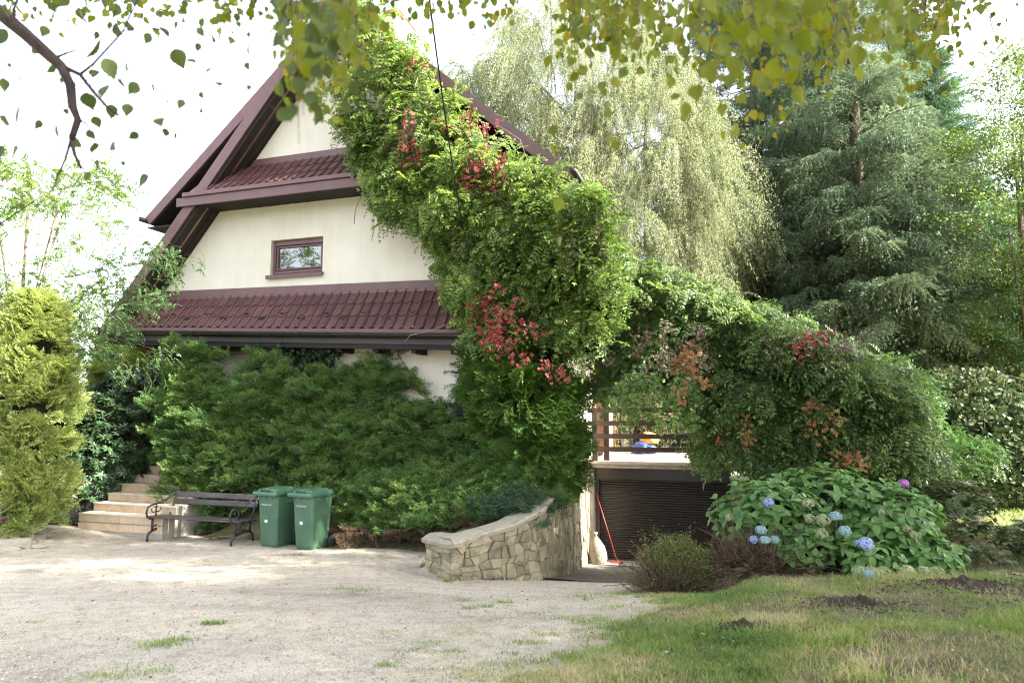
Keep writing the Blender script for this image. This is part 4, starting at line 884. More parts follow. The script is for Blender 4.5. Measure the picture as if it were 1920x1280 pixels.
def column_shrub(name, label, cat, px, D, hw_, h, n, meshes, part, top=.35, sc=(.9, 1.3), up=.35, yb=None, inner=True, trunk=True, lean=0):
    p = at(px, 900, D); z0 = gz(p); r = empty(name, (p.x, p.y, z0), label, cat); xf = []
    while len(xf) < n:
        t = rng.random()**.8; an = rng.uniform(0, 6.283); u = np.array([math.cos(an), math.sin(an), 0])
        if np.dot(u, FR) < -.1 and rng.random() < .75: continue
        rad = hw_*(math.sin(math.pi*min(1, (t*.82+.16)))**.55)*(1-top*t)*rng.uniform(.78, 1.05)
        q = np.array([p.x+lean*t, p.y, z0+.12+h*t])+u*rad; d = u*.8+np.array([0, 0, up])+rng.normal(0, .25, 3); xf.append(frame(q, d, scale=rng.uniform(*sc), roll=rng.normal(0, .5)))
    put(r, meshes, part, xf)
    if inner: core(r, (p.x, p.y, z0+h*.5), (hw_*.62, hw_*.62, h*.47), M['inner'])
    if trunk: MB().tube([(0, 0, -.1), (0, 0, h*.9)], [.07, .02], 6).build('trunk', M['bark'], r)
    return r
column_shrub('golden_conifer', 'tall golden conifer glowing in the sun at the left edge of the gravel', 'conifer', 50, 13.4, .80, 4.5, 300, TG, 'spray', top=.32, sc=(.95, 1.3), up=.30, trunk=False)
column_shrub('dark_conifer', 'dark shaded green conifer at the left picture edge behind the golden one', 'conifer', -40, 14.0, 1.1, 3.6, 220, TH, 'spray', top=.3, sc=(1.2, 1.7))
column_shrub('golden_conifer', 'slim yellow green conifer seen past the porch post', 'conifer', 265, 20.5, .75, 4.4, 170, TG, 'spray', top=.5, sc=(1.2, 1.7))
column_shrub('golden_conifer', 'small yellow tipped conifer in the gap between golden conifer and porch', 'conifer', 182, 19, .5, 3.3, 110, TG, 'spray', top=.6, sc=(1.0, 1.4))
column_shrub('dark_conifer', 'dark conifer column behind the porch post with purple creeper', 'conifer', 215, 22, .9, 4.6, 170, TH, 'spray', top=.35, sc=(1.3, 1.8))
# rhododendron
RH = leafmat('rhododendron_leaf', [(.05, (.025, .055, .024)), (.6, (.045, .085, .036)), (.92, (.07, .12, .05)), (.99, (.35, .22, .04))], .12, .35, 2, spec=.55)
RHM = variants(sp_whorl, 'leaf_whorl', [RH, M['twig']], 4, n=9, k=7, L=.13, w=.042, sp=.22)
c = at(225, 870, 15.4); r = empty('rhododendron', (c.x, c.y, gz(c)), 'large dark leathery rhododendron left of the stairs', 'rhododendron')
xf = shell(A(195, 850, 15.8), (.75, .8, 1.05), 150, .7, .35, FR, (.9, 1.3), .75)+shell(A(150, 905, 15.0), (.3, .4, .65), 70, .7, .3, FR, (.8, 1.1), .7)+shell(A(262, 810, 16.9), (.5, .6, .95), 60, .7, .3, FR, (.9, 1.2), .75)
put(r, RHM, 'leaf_whorl', xf); core(r, A(195, 860, 16.0), (.55, .6, .8), M['inner'])
column_shrub('rhododendron', 'paler rhododendron top rising behind the large dark one', 'rhododendron', 245, 18, .9, 3.1, 120, RHM, 'leaf_whorl', top=.2, sc=(1.1, 1.5), trunk=False)
# ivy on the porch post
IV = leafmat('ivy_leaf', [(.1, (.012, .030, .012)), (.6, (.025, .060, .020)), (.95, (.05, .09, .03))], .15, .4, 3)
IVM = variants(sp_broad, 'ivy_spray', [IV, M['vine']], 3, n=110, leaf=.065, w=.9, R0=.28, flat=.6, kind='hex')
p = hw(-12.93, 13.45, 0); r = empty('porch_ivy', (p.x, p.y, gz(p)), 'dark ivy wrapped thickly round the porch post', 'ivy'); xf = []
for i in range(90):
    z = rng.uniform(.7, 4.1); an = rng.uniform(0, 6.28); q = hw(-12.93-.12+.22*math.cos(an), 13.47+.2*math.sin(an), z); xf.append(frame(q, (math.cos(an), math.sin(an), rng.normal(0, .4)), scale=rng.uniform(.7, 1.15), roll=rng.normal(0, 1)))
put(r, IVM, 'spray', xf)
p = hw(-10.4, 13.4, 3.5); r = empty('wall_ivy', p, 'dark ivy hanging under the eave at the left end of the cream wall', 'ivy'); xf = []
for i in range(110):
    a = -13+4.6*rng.random()**1.3; q = hw(a, rng.uniform(13.1, 13.45) if a > -10.2 else rng.uniform(13.4, 14.6), 4.0-abs(rng.normal(0, .35))-(.6*rng.random() if a < -9.6 else 0)); xf.append(frame(q, (rng.normal(0, .5), -1, rng.normal(-.3, .4)), scale=rng.uniform(.7, 1.1), roll=rng.normal(0, 1)))
put(r, IVM, 'spray', xf)
# ---------------------------------------------------------------- climbers on the gable and over the deck
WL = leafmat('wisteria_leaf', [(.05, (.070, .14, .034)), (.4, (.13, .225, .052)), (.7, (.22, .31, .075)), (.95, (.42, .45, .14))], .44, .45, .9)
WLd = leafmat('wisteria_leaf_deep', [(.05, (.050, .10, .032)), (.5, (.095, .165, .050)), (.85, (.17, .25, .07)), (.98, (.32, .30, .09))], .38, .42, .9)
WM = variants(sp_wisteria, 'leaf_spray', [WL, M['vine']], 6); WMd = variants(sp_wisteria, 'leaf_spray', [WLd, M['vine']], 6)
def climb(name, label, cat, poly, n, cfun, meshes, part='spray', sc=(.65, 1.45), out=(0, -1, 0), outn=.5, down=-.35, rg=.35, group=None, bulge=.55, dens=None):
    xs_ = [p[0] for p in poly]; ys_ = [p[1] for p in poly]; cx, cy_ = np.mean(xs_), np.mean(ys_); q0 = on_c(cx, cy_, cfun(cx, cy_)); r = empty(name, q0, label, cat, group); xf = []
    while len(xf) < n:
        x, y = rng.uniform(min(xs_), max(xs_)), rng.uniform(min(ys_), max(ys_))
        if not inpoly(x, y, poly) or (dens and rng.random() > dens(x, y)): continue
        q = on_c(x, y, cfun(x, y)+.25*math.sin(x*.045+y*.03)*bulge+.25*math.sin(x*.021-y*.05)*bulge-rng.random()*rg)
        d = EX*rng.normal(.1, .5)-EN*1.0+EZ*(rng.normal(down, .35)); xf.append(frame(q, d, scale=rng.uniform(*sc), roll=rng.normal(0, .5)))
    put(r, meshes, part, xf); return r
P_top = [(640, -20), (745, 40), (800, 120), (860, 195), (960, 270), (1050, 330), (1010, 380), (900, 370), (800, 400), (735, 385), (700, 330), (655, 270), (625, 190), (615, 90)]
P_mid = [(700, 330), (760, 380), (900, 360), (1050, 325), (1120, 350), (1140, 450), (1180, 560), (1100, 660), (1000, 650), (905, 640), (880, 560), (835, 500), (800, 440), (770, 400)]
P_arb = [(1000, 470), (1150, 480), (1300, 530), (1450, 585), (1600, 640), (1690, 700), (1700, 780), (1560, 800), (1420, 800), (1330, 750), (1180, 700), (1110, 690), (1040, 640), (960, 640)]
P_arb2 = [(1290, 700), (1420, 690), (1600, 700), (1680, 760), (1660, 850), (1560, 880), (1440, 870), (1330, 870), (1310, 800)]
climb('wisteria', 'lush climber covering the top right of the gable below the ridge', 'climber', P_top, 300, lambda x, y: 12.85, WM, rg=.5, group='green climbers swallowing the right side of the house')
CL1 = climb('wisteria', 'sunlit climber spilling over the right roof edge beside the eave', 'climber', P_mid, 300, lambda x, y: 12.7, WM, rg=.6, group='green climbers swallowing the right side of the house')
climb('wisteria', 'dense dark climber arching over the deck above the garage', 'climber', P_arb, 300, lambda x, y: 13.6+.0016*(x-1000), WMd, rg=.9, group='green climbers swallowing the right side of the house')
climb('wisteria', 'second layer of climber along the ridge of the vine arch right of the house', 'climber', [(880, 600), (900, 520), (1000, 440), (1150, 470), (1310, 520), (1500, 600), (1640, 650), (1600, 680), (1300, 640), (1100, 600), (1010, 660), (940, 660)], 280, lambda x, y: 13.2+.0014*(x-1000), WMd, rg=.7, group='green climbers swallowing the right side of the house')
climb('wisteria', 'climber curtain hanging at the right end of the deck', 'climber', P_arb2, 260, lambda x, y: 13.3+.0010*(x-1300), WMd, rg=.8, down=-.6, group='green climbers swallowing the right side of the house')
climb('wisteria', 'loose climber fringe hanging over the upper eave and cream wall', 'climber', [(650, 200), (700, 250), (720, 330), (760, 380), (860, 420), (850, 520), (890, 560), (905, 630), (870, 610), (825, 500), (795, 440), (700, 400), (690, 330), (640, 260)], 90, lambda x, y: 12.75, WM, rg=.15, down=-.7, sc=(.7, 1.1), group='green climbers swallowing the right side of the house')
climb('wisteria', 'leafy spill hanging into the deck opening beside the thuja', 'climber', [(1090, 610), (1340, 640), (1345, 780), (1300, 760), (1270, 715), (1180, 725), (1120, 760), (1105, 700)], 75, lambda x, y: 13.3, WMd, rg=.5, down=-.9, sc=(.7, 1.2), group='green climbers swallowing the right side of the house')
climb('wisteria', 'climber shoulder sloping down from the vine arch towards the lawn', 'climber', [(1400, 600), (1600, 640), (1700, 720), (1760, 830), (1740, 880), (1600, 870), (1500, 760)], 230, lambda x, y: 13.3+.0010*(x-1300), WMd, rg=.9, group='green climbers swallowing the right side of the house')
for q_ in range(16):
    x, y = rng.uniform(660, 1050), 0; y = (x-640)*.75+rng.uniform(-10, 140); pts = [on_c(x+rng.normal(0, 10)+k*rng.uniform(6, 16), y+k*rng.uniform(4, 22), 12.25-rng.random()*.15) for k in range(6)]
    MB().tube([p-CL1.location for p in pts], [.009, .009, .008, .006, .005, .003], 5).build('bare_shoot', M['vine'], CL1, True)
# woody stems with curls showing through
for (lab, pl_) in (('bare looping climber stem on the gable', [(645, 190), (655, 215), (690, 212), (720, 205), (790, 200), (830, 190)]), ('pale curved climber stem over the tiles', [(735, 320), (742, 285), (760, 300), (750, 270), (775, 262)]),
                   ('thin hanging stem below the upper eave', [(700, 345), (688, 352), (672, 378), (666, 395), (664, 420)]), ('horizontal stem along the wall right of the window', [(705, 400), (712, 432), (740, 436), (800, 445)]),
                   ('stem curling over the gutter', [(760, 640), (770, 628), (800, 622), (860, 600)]), ('twisted stems hanging at the right end of the deck', [(1385, 870), (1370, 820), (1350, 760), (1330, 700)]),
                   ('leaning vine trunk at the right end of the deck', [(1420, 860), (1390, 840), (1360, 800), (1352, 740), (1330, 690)])):
    c_ = 12.5 if pl_[0][0] < 1200 else 14.2
    pts = [on_c(x, y, c_) for x, y in pl_]; tag(MB().tube(pts, .010 if c_ < 13 else .03, 6).build('bare_vine', M['vine'] if c_ < 13 else M['bark'], None, True), lab, 'vine')
# creepers in autumn colour
def crm(name, cols): return leafmat(name, cols, .3, .45, 2)
CRr = crm('red_creeper_leaf', [(.1, (.11, .012, .015)), (.45, (.23, .022, .028)), (.7, (.30, .06, .05)), (.85, (.12, .13, .04)), (.97, (.36, .2, .12))])
CRo = crm('orange_creeper_leaf', [(.1, (.10, .12, .03)), (.3, (.28, .08, .035)), (.5, (.32, .13, .05)), (.7, (.14, .16, .045)), (.9, (.38, .28, .07))])
CRp = crm('purple_creeper_leaf', [(.1, (.08, .035, .03)), (.35, (.14, .05, .05)), (.55, (.07, .10, .04)), (.8, (.10, .13, .06)), (.95, (.20, .11, .09))])
CRg = crm('green_creeper_leaf', [(.1, (.05, .11, .025)), (.6, (.10, .19, .04)), (.95, (.28, .30, .06))])
def cr(m_): return variants(sp_creeper, 'creeper_spray', [m_, M['vine']], 3)
K = {'r': cr(CRr), 'o': cr(CRo), 'p': cr(CRp), 'g': cr(CRg)}
def creeper(label, poly, n, k, c, sc=(.8, 1.2), rg=.25): climb('creeper', label, 'creeper', poly, n, lambda x, y: c-(.35 if x > 1120 else 0)+(.0006*(x-1000) if x > 1000 else 0), K[k], sc=sc, rg=rg+.35, down=-.1, group='autumn coloured creeper patches', bulge=.3)
creeper('vivid crimson creeper hanging at the foot of the black cable', [(905, 530), (970, 535), (985, 600), (1000, 690), (965, 640), (910, 640), (905, 590)], 26, 'r', 12.0)
creeper('red creeper patch high on the gable right of the cable', [(760, 210), (800, 190), (830, 205), (800, 260), (770, 320), (740, 290)], 15, 'r', 12.35, (.6, .9))
creeper('small red creeper sprig near the ridge', [(775, 105), (800, 100), (795, 125), (778, 122)], 3, 'r', 12.3, (.5, .7))
creeper('orange red creeper patch low on the sunlit gable', [(890, 270), (955, 265), (965, 310), (930, 370), (860, 340)], 18, 'r', 12.3, (.6, .9))
creeper('scattered red leaves just above the orange red patch', [(830, 180), (920, 215), (960, 260), (880, 250)], 9, 'r', 12.2, (.5, .8))
creeper('dull purple creeper leaves over the middle of the vine arch', [(1150, 600), (1330, 600), (1340, 700), (1230, 690), (1130, 660)], 24, 'p', 12.7, (.6, 1))
creeper('orange creeper leaves at the front rim of the vine arch', [(1210, 640), (1290, 630), (1320, 700), (1230, 720)], 9, 'o', 12.5)
creeper('purple red creeper high on the right shoulder of the arch', [(1430, 600), (1600, 610), (1640, 680), (1520, 690), (1420, 650)], 26, 'p', 13.0, (.6, 1))
creeper('scarlet creeper dots on the right shoulder of the arch', [(1500, 600), (1560, 620), (1540, 680), (1430, 660)], 9, 'r', 12.8, (.6, .9))
creeper('orange red creeper low in the shrubs right of the deck', [(1510, 740), (1570, 750), (1570, 800), (1520, 790)], 9, 'o', 12.8)
creeper('orange brown creeper beneath it near the hydrangea', [(1570, 825), (1610, 830), (1600, 880), (1570, 870)], 7, 'o', 12.7)
creeper('yellow green creeper trailing over the deck opening', [(1150, 680), (1290, 700), (1310, 780), (1240, 790), (1150, 750)], 44, 'g', 12.7)
creeper('yellow leaves at the right end of the deck rails', [(1340, 740), (1420, 780), (1400, 850), (1340, 830)], 10, 'o', 13.0, (.6, .9))
creeper('purple creeper among the leaves above the deck roof', [(1060, 380), (1140, 400), (1150, 470), (1080, 480), (1020, 450)], 14, 'p', 12.4)
creeper('red sprigs at the bottom of the thuja', [(1020, 660), (1060, 680), (1050, 700), (1020, 690)], 4, 'r', 12.0, (.6, .8))
creeper('dark purple red creeper far left beyond the rhododendron', [(170, 680), (235, 690), (225, 730), (185, 735)], 12, 'p', 18.0, (1, 1.5))
# ---------------------------------------------------------------- hydrangea
HY = leafmat('hydrangea_leaf', [(.05, (.07, .15, .045)), (.5, (.13, .25, .075)), (.8, (.19, .33, .09)), (.97, (.36, .40, .11))], .40, .45, 1.5, spec=.4)
fmh = FM(); fmh.leaves(np.array([[.02, 0, 0]]), np.array([[1, 0, -.12]]), np.array([[0, 0, 1]]), .155, .092, 0, 'hex', .16, .16)
hyl = [fmh.mesh('leaf', [HY])]
def hyd_leaf(curl, fold, w):
    k = 7; T = np.linspace(0, 1, k); W_ = w*np.sin(np.pi*np.clip(T*.93+.05, 0, 1)**.85)**.8; W_[0] = .004; W_[-1] = .002
    vs = []; 
    for t, ww in zip(T, W_):
        x = .02+.15*t; z = -curl*t*t*.15; vs += [(x, -ww/2, z+fold*ww), (x, -ww/4, z+fold*ww*.35+.0), (x, 0, z), (x, ww/4, z+fold*ww*.35), (x, ww/2, z+fold*ww)]
    fs = [(5*i+j, 5*i+5+j, 5*i+6+j, 5*i+1+j) for i in range(k-1) for j in range(4)]
    mb = MB(); mb.add(vs, fs); return mb.mesh('leaf', HY, True)
hyl = [hyd_leaf(.3, .16, .095), hyd_leaf(.6, .10, .088), hyd_leaf(.15, .22, .10)]
c = at(1560, 1010, 9.6); HR = empty('hydrangea', (c.x, c.y, gz(c)), 'big leafy hydrangea with blue and faded green flower heads beside the ramp', 'hydrangea')
lobes = [(A(1440, 975, 9.8), (.80, .7, .62), 3), (A(1500, 1030, 9.3), (.6, .4, .32), 1.4), (A(1540, 950, 10.1), (.85, .8, .60), 3), (A(1650, 985, 9.7), (.85, .75, .58), 3), (A(1740, 1040, 9.1), (.42, .4, .30), 1), (A(1620, 1050, 9.0), (.50, .40, .30), 1)]
LP = []
for (cc, rr_, wg) in lobes:
    for i in range(int(wg*52)):
        while True:
            u = unit(1)[0]
            if np.dot(u, np.array([0, -.8, .5])) > -.25 and u[2] > -.45: break
        q = np.array(cc)+u*np.array(rr_)*rng.uniform(.72, 1.04); n_ = norm(u*.9+np.array([0, 0, .7])); LP.append((q, n_))
placed = []
for (q, n_) in LP:                      # rosette of leaves at a shoot tip
    a0 = rng.uniform(0, 6.28); t1 = np.cross(n_, [0, 0, 1.]); t1 = norm(t1 if np.linalg.norm(t1) > .05 else [1, 0, 0]); t2 = np.cross(n_, t1)
    for k in range(6):
        an = a0+k*math.pi/2+(math.pi/4 if k >= 4 else 0); d = t1*math.cos(an)+t2*math.sin(an); el = .15 if k < 4 else .9
        placed.append((q-n_*(.05 if k < 4 else 0), norm(d+n_*el), n_, rng.uniform(.8, 1.15)*(1 if k < 4 else .62)))
placed.sort(key=lambda e: e[0][1]+rng.normal(0, .15))
near, rest = placed[:300], placed[300:]
inv = Matrix.Translation(-HR.location)
def leafframe(q, d, n_, s):
    x = Vector(d).normalized(); y = Vector(n_).cross(x).normalized(); z = x.cross(y); m = Matrix((x, y, z)).transposed().to_4x4() @ Matrix.Diagonal((s, s, s, 1)); m.translation = Vector(q); return m
for i, (q, d, n_, s) in enumerate(near): o = new_obj('leaf', hyl[i % 3], HR); o.matrix_basis = inv @ leafframe(q, d, n_, s)
fm = FM(); L_ = np.array([e[0] for e in rest]); fm.leaves(L_, np.array([e[1] for e in rest]), np.array([e[2] for e in rest]), .16*np.array([e[3] for e in rest]), .095, 0, 'hex', .14, .14)
for (q, n_) in LP[::2]:
    b = np.array([HR.location.x+(q[0]-HR.location.x)*.5, HR.location.y+(q[1]-HR.location.y)*.5+.2, HR.location.z]); fm.stem(np.array([b, (b+q)/2+rng.normal(0, .05, 3), q]), .006, .004, 1)
me = fm.mesh('foliage', [HY, M['twig']]); o = new_obj('foliage', me, HR); o.matrix_basis = inv; o['kind'] = 'stuff'
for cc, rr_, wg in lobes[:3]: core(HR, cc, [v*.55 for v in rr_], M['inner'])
def petal_mat(n, cols): return leafmat(n, cols, .25, .6, 3)
FB = petal_mat('blue_petal', [(.1, (.24, .30, .52)), (.6, (.38, .44, .66)), (.95, (.55, .57, .74))]); FG = petal_mat('faded_green_petal', [(.1, (.20, .26, .12)), (.5, (.34, .38, .20)), (.9, (.45, .44, .30)), (.98, (.4, .3, .22))])
FT = petal_mat('blue_green_petal', [(.1, (.20, .34, .38)), (.6, (.32, .46, .48)), (.95, (.42, .50, .34))]); FP = petal_mat('violet_petal', [(.2, (.40, .13, .48)), (.8, (.58, .25, .62))])
def mop(m_, r=.080, n=190):
    fm = FM(); u = unit(n); u = u[u[:, 2] > -.6]; k = len(u); P = u*np.array([r, r, r*.8])*(1+.22*np.sin(u[:, :1]*7+u[:, 1:2]*5)*rng.uniform(.4, 1)+rng.normal(0, .05, (k, 1)))
    for a in range(4):
        t = np.cross(u, [.3, .5, .8]); t /= np.linalg.norm(t, axis=1, keepdims=True); b = np.cross(u, t); an = a*math.pi/2+.3; D = t*math.cos(an)+b*math.sin(an)+u*.15
        fm.leaves(P+rng.normal(0, .004, (k, 3))*0, D, u+rng.normal(0, .25, u.shape), .019, .019, 0, 'diamond', .1, 0, .6)
    fm.stem(np.array([[0, 0, 0], [0, 0, -.1], [0, 0, -.2]]), .01, .006, 1); return fm.mesh('flower_head', [m_, M['twig']])
mops = {'b': mop(FB), 'g': mop(FG), 't': mop(FT), 'p': mop(FP)}
for k_, px, py, D, s, lb in [('b', 1441, 942, 9.25, 1.0, 'blue violet flower head, upper left'), ('g', 1514, 944, 9.25, 1.15, 'faded green flower head'), ('g', 1543, 975, 9.0, 1.25, 'large faded green flower head'), ('g', 1540, 1000, 8.95, 1.1, 'faded green flower head'), ('g', 1518, 972, 9.1, 1, 'faded green flower head'),
                        ('t', 1566, 968, 9.0, 1.1, 'blue green flower head'), ('t', 1584, 995, 8.9, 1.05, 'pale blue green flower head'), ('b', 1624, 1019, 8.6, 1.2, 'large blue flower head'), ('b', 1609, 1018, 8.8, .7, 'blue flower head'),
                        ('t', 1427, 993, 8.9, .95, 'blue green flower head'), ('b', 1413, 1011, 8.9, .8, 'blue flower head'), ('t', 1434, 1012, 8.8, .9, 'blue green flower head'), ('t', 1452, 1011, 8.9, .8, 'blue green flower head'), ('g', 1367, 970, 9.4, .8, 'faded green flower head'),
                        ('g', 1654, 960, 9.2, .9, 'cream green flower head'), ('g', 1700, 990, 9.0, .9, 'yellow green flower head'), ('g', 1715, 1003, 8.9, .9, 'yellow green flower head'), ('p', 1694, 906, 10.3, 1.0, 'violet pink flower head'),
                        ('g', 1614, 1104, 8.0, 1.3, 'faded flower head at ground'), ('g', 1632, 1095, 8.1, 1.2, 'faded flower head at ground'), ('g', 1658, 1100, 8.1, 1.1, 'faded flower head at ground'), ('g', 1645, 1118, 7.95, 1.0, 'faded flower head at ground'),
                        ('g', 1705, 1107, 8.0, 1.2, 'faded flower head at ground'), ('g', 1735, 1106, 8.0, 1.2, 'faded flower head at ground'), ('g', 1757, 1082, 8.2, 1.1, 'faded flower head at ground'), ('g', 1700, 1075, 8.2, 1.1, 'faded flower head at ground'), ('t', 1632, 1128, 7.8, .8, 'blue flower head at ground')]:
    o = new_obj('flower_head', mops[k_], HR); v = at(px, py, D); v.z = max(v.z, gz(v)+.07); o.matrix_basis = inv @ frame(v, (1, 0, 0), (0, -.35, 1), s*.82, rng.normal(0, .3)); o['label'] = lb
# small spirea and shrubs on the right
SPI = leafmat('spirea_leaf', [(.05, (.07, .11, .025)), (.5, (.13, .18, .045)), (.85, (.24, .25, .07)), (.97, (.30, .14, .05))], .3, .6, 3)
SPM = variants(sp_broad, 'spirea_twig', [SPI, M['twig']], 4, n=330, leaf=.027, w=.5, R0=.30, flat=.6)
def bush(name, label, cat, c, rad, n, meshes, part='twig', up=.5, sc=(.8, 1.2), rmin=.3, zoff=.05, group=None, inner=None):
    c = (c[0], c[1], max(c[2], gz(c)+.5*rad[2])); r = empty(name, (c[0], c[1], gz(c)), label, cat, group); put(r, meshes, part, shell(c, rad, n, .7, up, FR, sc, rmin, zmin=gz(c)+zoff))
    if inner: core(r, c, [v*inner for v in rad], M['inner'])
    return r
bush('spirea_bush', 'small airy yellow green bush at the edge of the garage ramp', 'bush', A(1268, 1085, 9.5), (.36, .32, .24), 100, SPM, 'twig', .55)
for (px, py, tx) in ((1230, 1045, 'a'),): pass
BRM = variants(sp_broad, 'bare_twig', [BR_, M['twig']], 2, n=60, leaf=.02, w=.3, R0=.4)
bush('dry_brush', 'tangled dry brown stems under the hydrangea', 'dead shrub', A(1430, 1068, 9.3), (.6, .3, .14), 80, BRM, 'twig', .2)
bush('dry_brush', 'low heap of dead twigs between the small bush and the gravel', 'dead shrub', A(1262, 1125, 9.2), (.34, .25, .10), 34, BRM, 'twig', .1)
ROW = leafmat('rowan_leaf', [(.05, (.045, .11, .035)), (.6, (.08, .16, .045)), (.95, (.16, .22, .06))], .32, .45, 1)
RWM = variants(sp_wisteria, 'leaf_spray', [ROW, M['vine']], 4, n=16, L=.20, lw=.028, nl=7, pal=.27)
bush('rowan_shrub', 'loose green shrub with feathery leaves right of the vine arch', 'shrub', A(1650, 790, 13.4), (.75, .7, .95), 200, RWM, 'spray', .3, (.9, 1.4), .35)
bush('rowan_shrub', 'feathery leaved shrub low behind the violet hydrangea flower', 'shrub', A(1640, 860, 12.6), (1.1, .8, .35), 160, RWM, 'spray', .3, (.8, 1.2), .3)
bush('rowan_shrub', 'thin feathery sapling in front of the weeping tree', 'shrub', A(1790, 865, 14.0), (.6, .5, .25), 50, RWM, 'spray', .3, (.8, 1.2), .3)
GC = variants(sp_creeper, 'creeper_spray', [crm('ground_creeper', [(.1, (.05, .10, .03)), (.5, (.09, .15, .05)), (.75, (.15, .10, .07)), (.95, (.2, .17, .08))]), M['vine']], 3, n=18, L=.075, hang=.1)
bush('ground_creeper', 'low creeper and bramble leaves spreading right of the hydrangea', 'creeper', A(1840, 1010, 10.4), (1.4, 1.4, .12), 120, GC, 'spray', .8, (.8, 1.3), .2)
bush('ground_creeper', 'low sunlit leafy perennials above the violet hydrangea flower', 'creeper', A(1750, 940, 11.6), (.7, .7, .18), 90, GC, 'spray', .8, (.8, 1.3), .2)
# weeping dome tree
WD = leafmat('weeping_leaf', [(.05, (.040, .070, .028)), (.5, (.070, .108, .04)), (.85, (.11, .14, .055)), (.97, (.17, .10, .06))], .18, .6, 2, spec=.2)
WDM = variants(sp_broad, 'leaf_spray', [WD, M['twig']], 4, n=130, leaf=.095, w=.85, R0=.45, flat=.5, kind='hex')
c = A(1815, 850, 16.0); r = empty('weeping_tree', (c[0], c[1], gz(c)), 'low dome shaped weeping tree with round leaves at the right edge', 'tree'); xf = []
while len(xf) < 300:
    u = unit(1)[0]
    if u[2] < -.05 or (np.dot(u, FR) < -.1 and rng.random() < .8): continue
    q = np.array(c)+u*np.array([1.75, 1.6, 2.35])*rng.uniform(.86, 1.03)+np.array([0, 0, -.35]); d = u*np.array([1, 1, .1])*.5+np.array([0, 0, -1.0]); xf.append(frame(q, d, up=tuple(u), scale=rng.uniform(.9, 1.3), roll=rng.normal(0, .3)))
put(r, WDM, 'spray', xf); m_ = MB(); m_.tube([(0, 0, -.1), (.05, 0, 1.2), (0, .05, 2.0)], [.12, .09, .06], 8); m_.build('trunk', M['bark'], r, True); core(r, (c[0], c[1], c[2]+.2), (1.25, 1.15, 1.5), M['inner'])
# ---------------------------------------------------------------- spruces, birches, other trees
SP1 = leafmat('spruce_silver', [(.05, (.075, .13, .075)), (.5, (.14, .205, .115)), (.95, (.27, .32, .16))], .32, .55, .6); SP2 = leafmat('spruce_deep', [(.05, (.035, .085, .045)), (.5, (.065, .14, .065)), (.95, (.13, .21, .085))], .25, .55, .6)
SPA = variants(sp_spruce, 'bough', [SP1, M['twig']], 4); SPB = variants(sp_spruce, 'bough', [SP2, M['twig']], 4)
def spruce(label, px, D, h, rad, z0, meshes, n=300, group='tall spruces behind the house'):
    p = at(px, 800, D); r = empty('spruce_tree', (p.x, p.y, 0), label, 'spruce', group); xf = []
    secs = [(rng.uniform(0, 6.28), rng.uniform(.75, 1.2)) for _ in range(7)]
    while len(xf) < n:
        t = rng.random()**1.15; z = z0+(h-z0)*t; an = rng.uniform(0, 6.283); u = np.array([math.cos(an), math.sin(an), 0])
        if np.dot(u, FR) < -.2 and rng.random() < .7: continue
        k = secs[int((an*1.1+t*9) % 7)][1]; rr_ = (rad*(1-t)**.8*k*rng.uniform(.7, 1.15)+.4)
        d = u+np.array([0, 0, -.25*(1-t)+.5*t*t+rng.normal(0, .18)]); L = min(rr_, rng.uniform(1.6, 3.1) if rng.random() < .6 else 4.2); start = max(0, rr_-L)
        xf.append(frame(np.array([p.x, p.y, z])+d*start, d, scale=L, roll=rng.normal(0, .35)))
    put(r, meshes, 'bough', xf); m_ = MB(); m_.tube([(0, 0, -.3), (0, 0, h*.5), (0, 0, h)], [.28, .18, .03], 10)
    for i in range(60):
        t = rng.random(); z = z0+(h-z0)*t; an = rng.uniform(0, 6.28); l = rad*(1-t)*.6; m_.tube([(0, 0, z), (math.cos(an)*l, math.sin(an)*l, z-.2*l)], [.04, .015], 4)
    m_.build('trunk', M['bark'], r, True); return r
spruce('distant dark spruce seen through the gap left of the silvery spruces', 1350, 30, 24, 3.9, 1.0, SPB)
spruce('silvery green spruce nearest the house, directly right of the pale birches', 1440, 25, 26, 3.7, 1.0, SPA)
spruce('deep green spruce half hidden between the two silvery ones', 1535, 28, 26, 4.2, 1.0, SPB)
spruce('brightest sunlit spruce with heavy hanging branchlets in the middle of the row', 1635, 22.5, 24, 3.7, 1.0, SPA)
spruce('dark green spruce just right of the brightest one, partly behind it', 1715, 26, 22, 4.0, 1.0, SPB)
spruce('lower dark green spruce at the right end of the row behind the weeping tree', 1800, 25, 16.5, 3.8, .6, SPB)
spruce('far dark spruce behind the open crowned leafy tree', 1900, 33, 14, 4.4, 1.0, SPB)
spruce('spruce filling the far gap behind the two silvery ones', 1600, 32, 25, 4.8, 1.0, SPB)
spruce('tall far spruce behind the gap right of the brightest spruce', 1740, 31, 22, 4.6, 1.0, SPB)
spruce('tall far spruce behind the leftmost silvery one', 1480, 30, 26, 4.6, 1.0, SPB)
spruce('silvery spruce in front of the leafy tree at the right', 1715, 23.5, 15.5, 3.0, .6, SPA)
BL1 = leafmat('pale_birch_leaf', [(.05, (.16, .23, .10)), (.5, (.27, .345, .17)), (.85, (.42, .47, .28)), (.97, (.5, .50, .30))], .45, .5, .5)
BW = variants(sp_weep, 'weeping_branch', [BL1, M['twig']], 5, L=1.4, strands=34, hl=(.7, 2.0), leaf=.038, per=85, w=.6)
